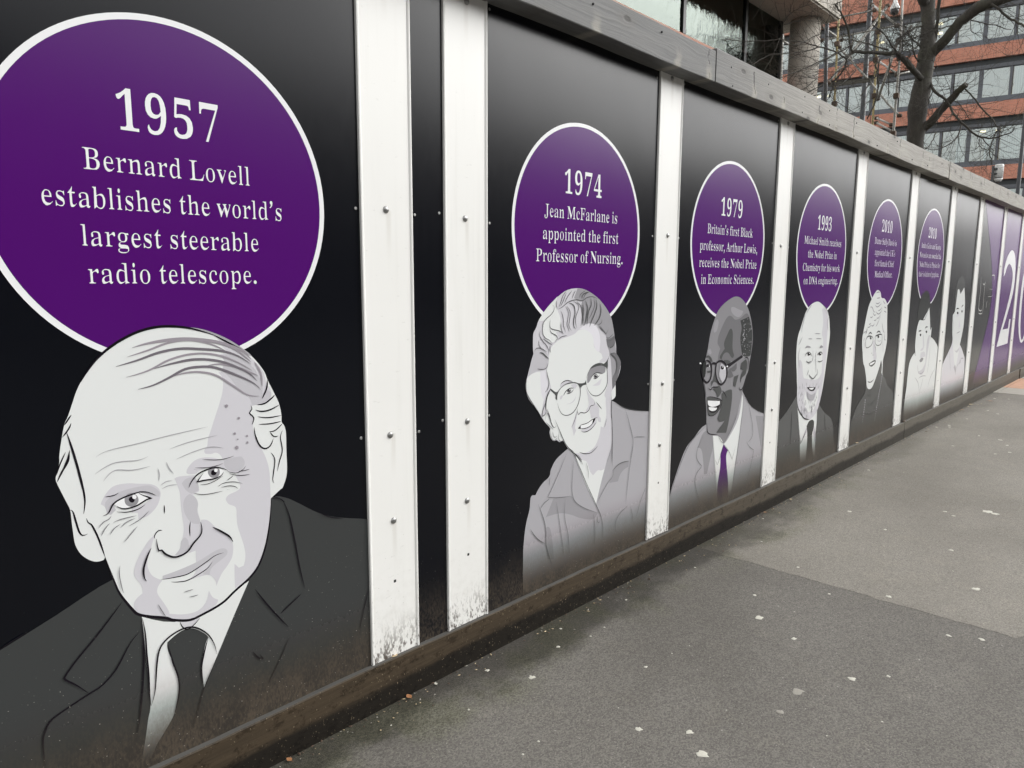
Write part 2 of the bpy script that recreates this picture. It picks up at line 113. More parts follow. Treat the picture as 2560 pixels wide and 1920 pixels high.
ART = {
 1: """
63|0|510 367 596 406 629 414 733 454 853 501 961 504 1136 565 1248 606 1287 599 1327 574 1384 534 1443 506 1556 473 1562 -3 1102 -10 875 -10 558 -10 469 -10
W|0|907 390 1006 346 1126 380 1174 396 1129 315 1078 220 1041 151 1032 142 991 104 933 69 906 27 897 13 874 -6 893 71 904 126 912 165 910 274
63|0|960 305 993 321 1021 319 1049 296 1060 280 1050 261 1037 204 1041 151 1032 136 988 55 938 -10 896 2 906 27 933 69 963 110 979 160 979 208 969 250 960 284
199|0|991 355 993 347 998 331 1009 321 1023 325 1041 339 1039 350
W|0|789 890 799 916 808 940 819 962 833 984 851 1007 874 1027 901 1046 930 1059 960 1069 993 1072 1031 1071 1072 1064 1123 1047 1161 1024 1202 999 1228 971 1245 945 1252 925 1268 890 1281 860 1287 828 1287 808 1294 796 1298 775 1297 726 1297 682 1293 654 1281 627 1276 625 1250 608 1246 604 1242 555 1234 518 1218 465 1200 428 1176 403 1137 380 1099 358 1047 344 1016 343 977 357 961 368 925 384 902 397 890 411 863 460 851 500 839 558 836 552 821 552 806 561 791 579 782 603 780 630 779 657 778 683 771 706 758 746 756 758 759 770 765 790 768 815 780 870
160|0|1043 1073 1085 1066 1123 1052 1162 1031 1202 1001 1212 990 1199 995 1161 1021 1115 1047 1077 1063
199|0|1125 1043 1135 1023 1150 1004 1128 1000 1140 983 1134 968 1139 960 1123 956 1133 939 1131 908 1121 877 1109 847 1097 816 1088 794 1085 776 1077 766 1079 757 1093 754 1106 755 1117 746 1126 723 1133 702 1160 692 1153 685 1164 658 1157 647 1132 640 1124 630 1131 616 1149 603 1150 577 1152 549 1165 498 1168 466 1162 442 1149 440 1138 454 1136 418 1136 387 1176 406 1204 436 1230 507 1243 561 1246 637 1245 685 1234 728 1210 777 1206 811 1210 827 1199 843 1206 861 1223 864 1256 872 1261 893 1249 917 1239 951 1215 980 1188 1006 1148 1033
186|0|1128 1000 1173 991 1214 961 1235 918 1236 891 1221 885 1193 895 1172 911 1149 943 1134 960 1140 981
186|0|1199 889 1227 885 1248 900 1261 891 1257 874 1232 863 1206 864
199|0|839 682 843 692 856 710 871 719 896 719 921 713 946 707 961 697 968 682 964 663 955 647 936 632 915 629 915 644 902 648 902 657 927 662 946 672 924 691 899 692 874 685 866 676 869 662 858 653 850 658 847 673
186|0|847 675 850 687 865 697 890 704 920 706 946 703 965 685 964 672 944 681 924 692 899 692 874 685 863 674 869 662 858 653 852 658
199|0|1031 718 1036 731 1053 745 1076 748 1102 742 1125 731 1150 735 1171 735 1180 719 1176 705 1160 697 1142 699 1127 708 1113 718 1089 721 1063 717 1051 711 1035 714
186|0|1125 731 1150 735 1171 734 1179 719 1175 705 1160 697 1142 700 1127 714
199|0|1002 709 1013 712 1051 708 1042 695 1058 674 1057 665 1043 660 1053 642 1052 619 1056 594 1059 575 1058 558 1047 543 1032 529 1020 514 990 519 1004 533 1011 555 1016 581 1013 628 1012 672 1006 696
186|0|1018 636 1023 655 1035 664 1048 652 1054 636 1051 613 1057 591 1053 583 1036 590 1023 611
186|0|1018 694 1031 704 1051 703 1058 680 1057 668 1040 663 1027 675
186|0|1008 550 1017 558 1025 546 1024 525 1009 516 991 519 1004 533
199|0|1059 592 1076 586 1095 563 1121 535 1136 509 1133 476 1119 455 1103 438 1087 409 1086 424 1074 442 1053 447 1010 445 1037 461 1041 502 1041 517 1023 515 1038 533 1056 552
199|0|948 582 938 552 929 528 928 506 937 483 959 465 948 453 945 436 958 408 968 384 969 376 1005 362 1037 360 1058 375 1068 404 1076 384 1090 372 1081 358 1047 346 1016 345 977 358 925 386 902 398 891 422 897 437 912 447 910 468 898 492 897 506 906 532 929 566
186|0|960 476 1004 480 1047 488 1086 502 1110 504 1121 495 1115 481 1081 463 1072 444 1055 451 1082 481 1040 469 1011 463 959 467
K|6.5|839 558 852 503 864 461 890 411 902 397 925 384 961 368 977 357 1015 343 1047 346 1099 359 1137 382 1176 404 1204 432 1226 482 1240 543 1247 605
K|4|808 657 811 646 817 640 828 607 839 558
K|4|778 683 783 678 787 655 792 629 798 620 808 621
K|4|793 810 799 778 805 738 808 703 806 682 803 668
K|4|786 812 782 792 769 771 758 750
K|2.6|779 813 766 787 758 765
K|2.6|955 468 984 464 1020 463 1061 478 1088 490 1111 492
K|2.6|978 455 997 449 1019 447 1048 455 1069 464 1081 477
K|2.6|966 588 957 590 948 581 948 573
K|2.6|1033 594 1030 577 1030 556
K|2.6|974 650 974 640 973 628
K|2.6|993 347 998 331 1009 321 1023 325 1041 339
K|5|784 856 794 805 802 756 808 705
K|3|796 893 790 885 781 872
K|3|794 875 788 862 775 846
K|3|787 816 781 796 771 777
K|3|1203 863 1205 853 1198 844 1209 830 1203 812
K|3|1219 832 1248 825 1287 826
K|3|1222 811 1253 808 1286 810
K|3|1250 788 1267 788 1289 804
K|3|1252 786 1263 772 1275 772
K|3|1288 785 1281 766 1285 731 1275 701 1268 676
K|3|1252 730 1262 709 1257 676 1254 656 1257 645
K|4|1209 805 1211 783 1221 756 1235 744 1250 748 1261 767
K|4|1220 863 1241 864 1259 874 1271 884
K|4|1215 850 1231 844 1254 845 1282 855
K|4|1251 925 1248 903 1234 877
K|4|1115 1050 1161 1023 1188 1006 1205 989
K|6|819 962 833 984 852 1008 878 1031 910 1051 947 1067 988 1075 1026 1074 1065 1067 1118 1049
G|8|928 1030 963 1038 1010 1043 1054 1043 1109 1035 1151 1022 1185 1007 1209 983
G|5|916 1010 962 1022 1010 1037 1059 1040 1109 1027 1150 1004
G|5|911 964 959 975 1007 996 1057 1006 1107 1003 1159 985 1210 954
G|5|1098 976 1132 976 1172 965 1227 938
G|5|1004 954 1041 962 1079 961 1117 949 1156 921 1193 893 1227 885
G|5|1217 975 1233 946 1236 910
G|5|1091 1036 1135 1027 1174 1007 1209 975
H|6|891 990 938 1001 985 1015 1033 1021 1082 1017 1134 1009 1174 994 1208 970
H|6|971 978 1019 988 1068 993 1119 986 1159 971 1199 949 1223 925
H|6|934 934 968 940 1004 954 1042 971 1080 974 1118 968 1171 944 1212 921 1231 902
165|2|836 791 862 802 925 808 996 816 1089 824
165|2|994 783 1044 793 1112 799
165|2|1009 756 1055 768 1094 772 1126 763
165|2|831 753 862 769 887 772 922 769 946 774
165|2|847 733 872 754 910 748 949 750
165|2|965 742 968 726 965 710
165|2|985 754 991 737 1001 721
165|2|969 699 982 706 996 705
165|2|971 690 988 695 1008 693
G|0|1143 870 1142 868 1141 866 1139 866 1137 867 1135 869 1135 871 1135 873 1137 874 1139 874 1141 873 1142 872
G|0|1172 834 1172 833 1171 832 1169 831 1167 832 1166 833 1166 835 1166 837 1168 838 1169 838 1171 837 1172 836
G|0|1159 796 1159 794 1157 793 1156 793 1154 794 1153 795 1153 797 1153 798 1154 799 1156 800 1158 799 1159 797
G|0|1165 780 1165 779 1164 779 1163 778 1162 779 1161 780 1161 781 1161 782 1162 782 1163 782 1164 782 1165 781
G|0|1191 785 1191 784 1190 783 1188 783 1187 783 1186 784 1186 786 1186 787 1187 788 1189 788 1190 787 1191 786
G|0|1191 768 1191 766 1190 765 1188 765 1187 766 1186 767 1186 768 1186 770 1187 771 1189 771 1190 770 1191 769
G|0|1164 758 1164 756 1162 755 1160 755 1157 756 1156 758 1155 760 1156 762 1158 764 1160 764 1162 763 1164 761
V|0|865 677 884 686 919 692 927 688 946 672 928 668 912 660 892 659 877 665
140|0|918 675 915 667 909 663 902 662 894 666 889 673 888 682 890 689 896 694 904 695 911 691 916 684
K|0|910 678 909 675 907 672 903 672 900 674 898 677 897 681 898 684 901 686 904 686 907 685 910 682
V|0|914 683 913 681 911 679 909 679 907 680 905 683 905 685 905 688 907 689 909 689 912 688 913 686
K|3.6|841 655 853 659 864 677 884 687 919 693 939 688
K|3.6|919 693 924 687 947 672 936 672 912 662 887 661 871 671
K|2|848 698 865 697 877 701
K|2|870 658 891 652 914 653 932 661
K|2|919 695 939 689 957 677
V|0|1055 691 1071 710 1101 716 1124 705 1117 695 1096 690 1070 690
140|0|1112 704 1110 697 1104 692 1096 692 1089 695 1084 702 1082 710 1085 717 1090 722 1098 722 1106 719 1111 712
K|0|1104 704 1102 701 1100 699 1096 699 1093 700 1090 703 1090 707 1091 710 1093 712 1097 713 1100 711 1103 708
V|0|1107 710 1106 708 1105 706 1102 706 1100 707 1098 709 1098 712 1099 714 1100 715 1103 715 1105 714 1107 712
K|3.6|1034 680 1042 695 1057 709 1077 716 1101 718 1118 713 1133 704
K|3.6|1071 710 1054 690 1070 691 1096 690 1114 694 1122 704
K|1.6|1061 682 1087 681 1120 693
K|1.6|1051 727 1089 721 1122 725
K|1.6|1070 745 1114 736 1151 739
K|1.6|1130 703 1154 694 1172 699 1181 708
K|1.6|1160 697 1175 696 1191 697
K|1.6|1135 696 1162 686 1192 683
K|1.6|1128 679 1141 685 1147 690
K|1.6|1105 668 1122 674 1146 672 1169 663
K|1.6|1113 664 1134 664 1149 659 1157 651
K|1.6|1127 656 1135 653
K|1.6|1043 665 1071 655 1118 654
K|1.6|1048 724 1056 720
K|4.5|951 572 952 554 955 541 961 541 969 529 987 516 1006 515 1023 522 1036 537 1054 553 1059 567 1057 588
K|4.5|1086 567 1106 551 1127 532 1136 514
K|4.5|938 553 927 532 918 506 918 485 923 474
120|2|875 618 890 629 908 633
120|2|861 634 876 638 911 639
120|2|830 629 842 641 852 644 858 652
120|2|834 609 843 624 854 635
120|2|852 607 862 620 876 627
120|2|880 582 895 597 911 613
120|2|892 618 920 629 939 644
120|2|1005 420 1017 420 1029 420
120|2|1018 404 1030 402 1041 402
120|2|868 530 865 507 869 470 872 461
120|2|944 410 952 390 961 370
K|4|912 159 924 196 932 259 942 297 965 318 999 327 1027 320 1055 294 1071 263 1078 228
K|4|960 302 969 250 979 208 979 166 963 110
K|4|1058 280 1046 244 1037 204 1040 155
K|4|907 387 911 345 911 297 912 243 911 195 912 159
K|4|866 441 811 382 765 338 740 309 740 301 761 278 784 248
K|4|901 357 876 334 843 284 811 257 784 248 744 235 706 219 691 193 687 168 687 112
K|4|906 387 905 305 897 220 884 136 873 92
K|4|1277 598 1295 551 1309 475 1320 398 1335 322
K|4|1189 369 1226 307 1281 227
K|4|1323 312 1291 295 1258 276
K|4|1174 197 1189 174 1202 166 1193 183
K|2.5|1078 219 1041 151 1020 91 1006 59
K|2.5|1279 197 1256 154 1208 79
K|2.5|1548 254 1529 196 1509 122
K|2.5|1384 537 1420 513 1466 497
K|2.5|629 416 650 426 676 435
K|2.5|1248 606 1267 602 1286 586
""",
 2: """
166|0|191 18 192 148 194 201 206 277 226 333 231 375 241 385 259 383 272 398 300 421 338 439 348 466 375 497 413 516 449 530 485 503 586 581 737 606 736 688 768 674 827 645 908 624 1031 605 1035 367 1030 344 1035 -5 671 -10 313 -10
199|0|478 511 578 496 640 514 734 631 742 545 739 492 716 427 717 451 696 399 667 401 645 401 617 389 592 415 572 450 542 467 493 500
W|0|488 503 523 474 548 465 572 454 592 415 617 389 648 404 670 400 696 401 669 337 640 256 569 358 531 427
150|0|364 345 474 330 504 299 559 263 654 219 617 200 536 225 476 253 407 276 321 281
150|0|752 384 805 407 874 405 872 378 821 363 795 327 728 333 753 360
150|0|319 223 330 240 349 223 364 155 371 96 332 108
199|0|202 820 210 842 223 877 240 914 238 943 238 977 241 997 255 1016 268 1041 295 1069 330 1098 372 1124 425 1149 489 1157 550 1149 619 1121 674 1083 714 1042 732 1003 747 949 757 920 761 884 786 859 794 835 789 809 772 779 757 765 760 754 762 712 753 697 732 691 734 626 741 572 703 525 636 507 562 491 486 509 447 533 420 565 397 565 378 576 362 575 345 589 336 612 338 629 309 656 280 689 249 723 218 754 203 783 201 811 207 833
152|0|492 1156 550 1149 619 1121 674 1083 714 1042 732 1003 747 949 761 884 786 859 794 835 772 779 755 765 760 754 739 735 732 782 721 861 707 890 692 940 678 971 631 1005 594 1016 531 1009 526 1065 521 1108 471 1118
112|0|715 885 741 891 761 884 786 859 794 835 772 779 755 765 760 754 739 735 735 782 753 807 761 832 751 859
112|0|683 950 713 951 743 962 750 931 731 917 697 914
W|0|268 1041 302 1076 337 1102 375 1128 366 1108 372 1081 387 1055 395 1027 398 996 367 993 378 974 375 962 357 957 332 958 304 976 290 999 291 1022 299 1040 284 1039
184|0|223 877 241 920 260 937 284 938 315 918 326 896 324 878 312 862 285 855 250 852 207 826
W|0|207 830 237 848 281 852 316 852 327 814 321 782 300 740 294 713 287 685 252 727 218 763 206 792
212|0|280 851 313 855 328 814 321 780 302 740 286 774
W|0|329 907 336 930 353 947 389 964 429 971 478 981 508 996 555 993 583 978 600 955 605 925 626 906 660 891 665 873 692 838 699 812 701 760 683 720 692 704 693 678 699 630 680 581 662 589 651 546 619 507 562 494 490 506 451 534 419 572 389 616 381 624 359 630 344 649 333 679 317 705 315 729 321 751 342 773 338 797 327 814 316 850 326 879
W|0|319 693 352 629 381 627 416 573 401 568 378 579 362 579 345 591 338 612 345 627 309 659 294 680 312 687
217|0|508 998 554 1017 598 1015 627 995 645 955 645 902 622 906 605 930 598 960 579 980 547 994
199|0|634 998 678 968 692 927 711 887 695 855 645 854 644 864 665 873 656 891 643 902 647 955
199|0|696 824 703 862 721 861 728 796 732 725 734 626 700 617 692 704 683 720 701 760
W|0|739 735 760 748 762 709 753 697 732 691 731 720
140|0|565 803 572 823 592 841 624 849 666 844 688 830 684 813 663 809 634 816 605 810 585 789 573 780 565 781
199|0|395 781 400 795 429 804 463 798 475 792 437 789 411 784
199|0|460 782 490 788 501 775 487 764
199|0|394 738 401 747 412 747 408 737 397 732
199|0|435 710 465 713 488 727 497 745 485 718 458 709
205|0|598 766 623 773 660 789 656 775 644 763
199|0|554 765 571 743 592 721 612 705 615 690 597 685 585 673 565 661 559 669 576 687 574 713 563 744
199|0|593 683 617 695 647 668 648 637 661 622 662 607 645 612 632 629 594 632 590 650 585 661
199|0|499 674 502 657 491 613 499 597 484 575 476 603 468 614 486 646
199|0|631 632 628 606 596 588 555 583 529 590 535 599 567 595 599 603 619 626
V|0|515 602 528 613 558 616 578 621 611 629 621 629 607 609 579 599 551 597
K|0|509 602 528 611 527 600
K|0|609 627 624 630 617 616 601 605
90|4|379 731 375 755 386 768 408 782 437 790 475 791 502 784 518 766 521 743 516 719 501 691 474 670 440 665 410 674 391 696 381 721
90|4|557 792 568 818 592 843 632 853 666 849 692 832 699 798 699 765 682 741 653 724 624 721 595 730 570 753 558 777
80|0|335 782 342 780 369 765 386 768 415 782 452 790 490 789 514 784 545 783 557 794 560 774 534 772 524 762 518 771 502 783 467 789 430 786 397 773 381 754 379 731 367 741 368 752 340 774
80|0|580 834 608 850 641 852 666 848 691 858 711 882 701 857 702 837 697 822 687 833 658 843 620 842
80|7|339 780 321 756 313 729 314 698
K|3|509 602 528 613 570 616 611 628 640 629
K|3|513 602 555 596 595 603 619 627
K|3|531 587 559 581 596 588 632 611
K|3|521 504 562 490 603 489 644 509
K|3|503 686 505 669 513 659 525 665 553 660 577 667 589 683 613 686 615 703
K|3|625 696 647 678 666 661
K|3|484 510 506 491 535 460
K|1.8|576 614 579 602
K|1.8|501 674 490 643 472 614
110|0|461 761 460 757 455 754 449 754 443 755 439 759 437 763 439 767 443 770 449 770 455 768 460 765
K|0|454 761 454 759 452 758 449 758 447 759 445 760 444 762 444 764 446 766 449 766 452 765 454 763
V|0|454 764 454 763 453 763 452 763 451 763 450 764 450 765 450 766 451 766 452 766 453 766 454 765
110|0|633 802 631 797 626 795 620 794 613 796 608 800 606 804 608 808 613 811 619 811 626 810 631 806
K|0|625 802 625 800 623 799 620 799 617 800 615 801 614 803 615 805 617 807 619 807 622 806 625 804
V|0|625 805 625 804 624 804 623 804 622 804 621 805 620 806 621 807 621 807 623 807 624 807 625 806
K|3|416 745 430 761 453 770 483 768
K|3|434 751 461 753 480 765
K|3|589 799 605 811 629 816 667 808
K|3|603 794 626 794 646 806
K|3|398 793 429 803 471 795
100|4|374 1079 401 1087 437 1105 482 1113 522 1109 551 1120 583 1124 619 1116
100|3|392 1073 402 1059 409 1038 410 1017 425 990
100|3|419 1089 438 1067 435 1039 432 1018 448 989
100|3|427 1090 449 1067 446 1036 443 1015 459 993
100|3|467 1107 494 1097 502 1082 484 1047 484 1023 493 1001
100|3|486 1107 513 1089 522 1063 524 1036 515 1010
100|3|524 1106 533 1069 528 1034 523 1012
100|3|595 1116 604 1092 589 1063 566 1035
100|3|651 1032 651 1019 627 1010
100|3|505 1120 512 1134 543 1148
100|3|528 1115 543 1134 562 1141
100|3|379 1085 390 1101 404 1128 425 1149
100|3|390 1089 408 1112 425 1142
100|3|415 1100 430 1123 459 1149
100|3|459 1118 470 1137 481 1149
100|3|342 1096 353 1090 353 1077 337 1061 310 1046 294 1031 289 1010 291 992 304 976 332 963 348 948
100|3|332 1043 331 1015 349 1005 388 997 407 984
100|3|331 1011 338 994 367 981 376 969 357 955
100|3|395 1031 397 1003 411 984
100|3|279 1004 273 986 293 962 311 948 324 929 322 912
100|3|269 968 271 950 284 938
100|3|290 974 325 956 346 946
100|3|243 927 256 939 280 938 315 922
100|3|262 864 288 859 312 862 324 882
100|3|378 965 403 975 433 977
100|3|623 1007 661 984 682 970 699 990
100|3|635 1007 665 986 682 973
100|3|683 958 704 954 734 970
100|3|692 942 722 945 743 957
100|3|715 890 733 887 746 890
100|3|368 1113 365 1097 372 1081
100|3|334 946 332 933 336 918
90|5|441 1102 471 1090 478 1061 471 1036 473 1012 485 999
90|5|540 1110 556 1081 550 1045 539 1011
90|5|575 1119 580 1092 565 1069 558 1040 555 1011
90|5|611 1114 616 1084 601 1053 582 1024 571 1005
90|5|636 1096 645 1071 638 1042 614 1018 599 1009
90|5|520 1115 528 1134 566 1142
90|5|273 922 291 919 308 907 326 896
90|5|706 912 731 917 744 931
90|5|715 885 751 867 765 837 758 796
90|5|517 1099 525 1070 530 1036 525 1014
60|3|205 830 201 806 204 779 231 743 263 707 284 681 293 659
60|3|312 857 320 831 329 805 321 782 307 771
60|3|313 736 294 701 291 681 308 687 317 705
60|3|317 707 333 679 344 649 359 629 374 633
60|3|366 658 396 608 427 559 451 533 486 507 507 465
60|3|731 720 731 652 740 585 745 518 747 422
90|2|338 626 342 599 360 577 382 588
90|2|352 614 362 591 382 593
90|2|389 604 390 577 405 567 419 570
90|2|735 482 723 455 711 428
90|2|700 617 692 595 684 580
90|2|832 639 863 581 900 485 881 397
90|2|904 501 928 503 997 492
90|2|305 659 319 691 330 680 337 652
90|2|312 656 330 642 356 621
60|3|741 688 823 649 908 626 1018 608
90|3|449 530 485 503 524 440 569 366 640 256 674 200 689 148 691 86
90|3|752 384 805 405 874 403
90|3|272 344 308 270 319 223 320 174 337 125 357 78
90|3|229 257 266 211 315 176
90|3|493 502 523 481 542 448
95|2|444 521 387 436 328 359 389 345 474 332
95|2|485 488 478 418 477 350 498 304 559 263 654 219
95|2|340 438 337 421 338 402
95|2|740 518 744 438 752 397
95|2|752 384 753 360 708 329 659 280 647 259
95|2|899 472 882 393 865 292 855 211
95|2|378 331 396 260 421 147 431 91
95|2|434 330 433 251 455 176 466 81
95|2|619 225 630 183 635 129 630 82
95|2|651 210 649 186 662 173 668 189
95|2|873 201 808 176 782 145 784 103
95|2|891 194 907 157 917 112
95|2|1020 260 978 209 938 124
95|2|563 455 579 418 580 379
95|2|286 323 307 340 339 351
""",
 3: """
163|0|-6 13 4 103 10 147 52 239 142 369 224 418 344 469 565 437 722 606 805 528 875 484 1006 439 1028 429 1028 -10 512 -10 30 -10
140|0|271 370 320 431 421 429 425 335 405 291 375 207 343 209 328 286 305 346 254 363
145|0|908 439 1008 423 1001 238
W|0|419 399 492 381 540 337 593 360 696 453 729 581 742 516 710 317 681 197 654 53 623 4 505 31 469 165 438 300
P|0|541 335 595 292 577 266 587 210 612 111 623 4 500 32 493 116 513 209 512 272 511 287
128|0|348 427 472 393 540 337 656 438 732 610 458 546
134|0|314 817 327 855 347 929 381 995 417 1040 482 1077 564 1104 621 1108 674 1094 731 1059 775 1009 811 934 823 862 808 785 796 750 786 704 765 678 732 624 704 605 712 597 699 526 645 450 569 403 511 395 453 396 376 415 351 440 336 561 299 687 299 688 291 751 301 789
111|0|425 879 435 918 491 985 531 1010 567 1007 605 989 663 995 728 1018 768 999 807 934 819 863 807 796 706 797 612 771 510 783 440 788 438 812 456 847 441 861
80|0|459 810 505 844 495 875 526 916 552 942 573 941 587 913 590 842 613 802 603 789 581 794 550 817 521 823 493 814 475 789 457 797
152|0|555 1053 583 1055 651 1039 692 1032 676 1012 640 1001 595 1011 560 1032
150|0|380 966 395 992 418 997 427 977 413 942 387 932 376 947
150|0|328 846 354 854 369 833 356 824 336 832
62|0|664 982 761 999 803 934 817 884 807 792 785 783 714 792 687 839 674 892 683 940
130|6.60813|775 867 782 860 773 857
30|7.6036|787 885 794 881 785 880
30|4.99732|722 971 717 967 719 964
190|4.63842|734 848 727 842 732 838
30|7.88935|703 837 705 834 700 832
150|5.15722|744 992 754 989 741 987
130|4.78752|744 801 748 798 741 796
150|5.05525|728 801 718 798 725 795
130|5.35159|777 925 779 921 775 918
120|5.89015|776 930 776 926 774 924
150|7.37952|702 960 712 953 700 950
30|5.81129|746 989 744 985 744 982
150|7.71862|760 851 770 847 758 846
190|4.43221|724 806 722 802 722 799
30|4.83393|780 841 788 839 777 838
130|6.18058|726 892 719 889 724 886
150|6.88454|714 932 708 930 712 928
30|6.13412|735 932 740 929 732 928
190|6.60387|708 914 710 908 706 905
150|7.35372|780 962 784 957 778 953
120|4.42652|751 967 762 961 749 959
190|7.68801|698 909 705 905 696 903
130|6.91802|704 871 705 865 702 861
190|7.28822|717 899 715 896 714 894
150|4.35655|704 889 714 883 702 880
150|6.77839|769 938 777 933 767 932
150|7.34093|777 859 775 853 775 850
150|6.59877|792 938 798 932 790 928
130|5.09474|684 880 685 877 681 875
150|6.57625|735 936 740 932 733 930
130|5.79914|784 843 782 838 782 834
150|7.34648|719 921 712 916 717 911
130|5.66653|738 806 743 800 736 797
150|6.49495|800 867 801 860 798 857
150|6.34579|760 837 765 835 757 834
130|4.16745|705 871 712 867 703 866
150|7.87192|708 901 699 899 705 897
130|6.44718|749 896 748 893 746 891
190|7.80843|712 877 721 875 709 874
30|6.19973|783 819 788 815 781 812
150|7.8332|712 934 713 928 710 924
150|5.86989|734 830 741 825 732 822
150|6.43444|715 963 715 960 712 958
30|7.6659|788 921 777 919 785 917
190|5.72674|722 887 731 882 720 879
150|6.38324|708 949 718 945 706 943
150|7.7807|791 939 792 935 789 933
130|6.48675|789 930 782 928 787 926
30|5.92119|716 906 723 900 714 897
190|5.07075|712 883 712 881 710 879
120|6.07288|782 961 778 956 780 953
150|5.20276|785 818 794 815 782 814
190|5.39906|723 888 720 884 721 881
30|5.82245|784 854 776 853 781 851
120|6.37957|782 807 783 805 779 804
120|5.90288|801 852 805 846 799 842
30|5.2146|772 855 781 850 770 849
120|7.6427|744 992 747 987 742 984
150|6.15178|725 965 727 961 722 958
150|7.27837|747 908 737 903 745 900
30|7.99334|763 834 753 829 761 825
130|7.2974|691 856 698 853 688 851
120|4.59892|767 970 778 964 765 962
30|6.22204|734 872 728 867 732 864
30|6.96935|775 859 771 855 773 852
30|5.95778|703 820 702 817 701 815
150|4.60444|758 922 767 919 756 918
30|4.88236|746 867 755 862 744 860
150|7.23212|695 982 703 979 692 977
30|6.62005|737 821 735 818 735 817
80|0|314 819 337 821 365 807 380 786 359 791 338 809 318 810
80|0|496 784 539 782 576 771 570 761 533 764
100|0|558 731 600 741 643 759 646 731 618 716 580 726 613 692 577 685 540 695
80|0|405 728 422 696 437 671 402 681 374 658 375 687 394 695
80|0|621 688 672 693 653 657 641 630 618 639
80|0|392 646 460 655 491 622 465 601 444 596 428 625
80|0|490 612 567 623 602 619 608 561 584 453 560 394 451 411 543 464 485 463 459 485 496 551
82|0|337 609 378 606 474 581 496 569 478 534 433 512 396 507 358 517 345 560
K|0|342 595 487 575 477 548 432 521 366 534
V|0|347 592 476 574 476 558 439 552 392 554 354 568
V|0|359 557 449 542 431 531 394 532 365 544
70|1.5|370 588 372 563
70|1.5|398 585 401 555
70|1.5|427 580 429 554
70|1.5|452 577 454 556
K|4|337 609 378 608 474 584 499 569 478 534 424 508 377 510 358 522 347 560
K|4|348 477 356 434 385 414 472 397
K|5|351 657 372 644 398 655 454 646
K|5|724 777 762 779 779 762 777 709
K|5|497 628 535 596 544 578
K|5|687 625 696 610 727 607
K|5|303 685 316 644 326 603
72|0|696 754 747 772 766 745 756 693 712 672 700 645 696 681 723 713 691 723
185|0|469 772 521 748 526 696 493 669 455 706 458 743
V|0|471 752 521 748 518 736 480 738
K|0|501 746 500 741 494 737 485 737 477 739 470 743 468 748 469 753 475 757 483 757 492 755 499 751
V|0|494 750 493 749 492 748 489 748 487 748 485 749 484 751 485 753 486 754 489 754 491 753 493 752
V|0|321 774 351 769 349 762 326 761
K|0|345 769 343 765 339 762 332 762 325 763 320 767 318 771 320 775 324 777 331 778 338 776 343 773
80|0|327 743 364 743 361 733 331 736
40|0|278 788 313 791 312 733 301 711 283 732
K|11|421 776 455 784 497 774 528 751 539 709 521 673 480 660 444 677 420 713 414 747 421 776
K|11|282 784 319 797 357 781 371 751 367 705 335 685 302 698 277 736 271 782
K|11|367 776 394 777 422 771
K|0|534 761 569 765 699 798 711 785 571 747 543 738
V|0|265 787 264 785 260 784 256 784 251 785 248 786 247 789 248 790 251 792 255 792 260 791 263 789
V|0|546 749 545 747 542 745 537 745 533 746 530 748 528 750 529 752 532 753 537 753 541 753 544 751
70|2.5|317 417 253 327 316 258 249 204 294 92 314 64
70|2.5|419 399 439 290 490 88
70|2.5|445 275 477 235 511 282 541 335
70|2.5|540 337 600 286 641 235 680 307
70|2.5|735 575 742 516 710 317 659 57
70|2.5|812 507 879 351 819 299
70|2.5|802 307 844 272 903 242 869 147 828 67
70|2.5|472 393 504 360 540 337
70|2.5|540 337 646 435 700 516
70|2.5|10 147 60 247 151 367 224 418 344 466
70|2.5|722 601 805 523 922 465 1006 440
70|2.5|348 473 390 464
70|2.5|369 497 425 492
""",
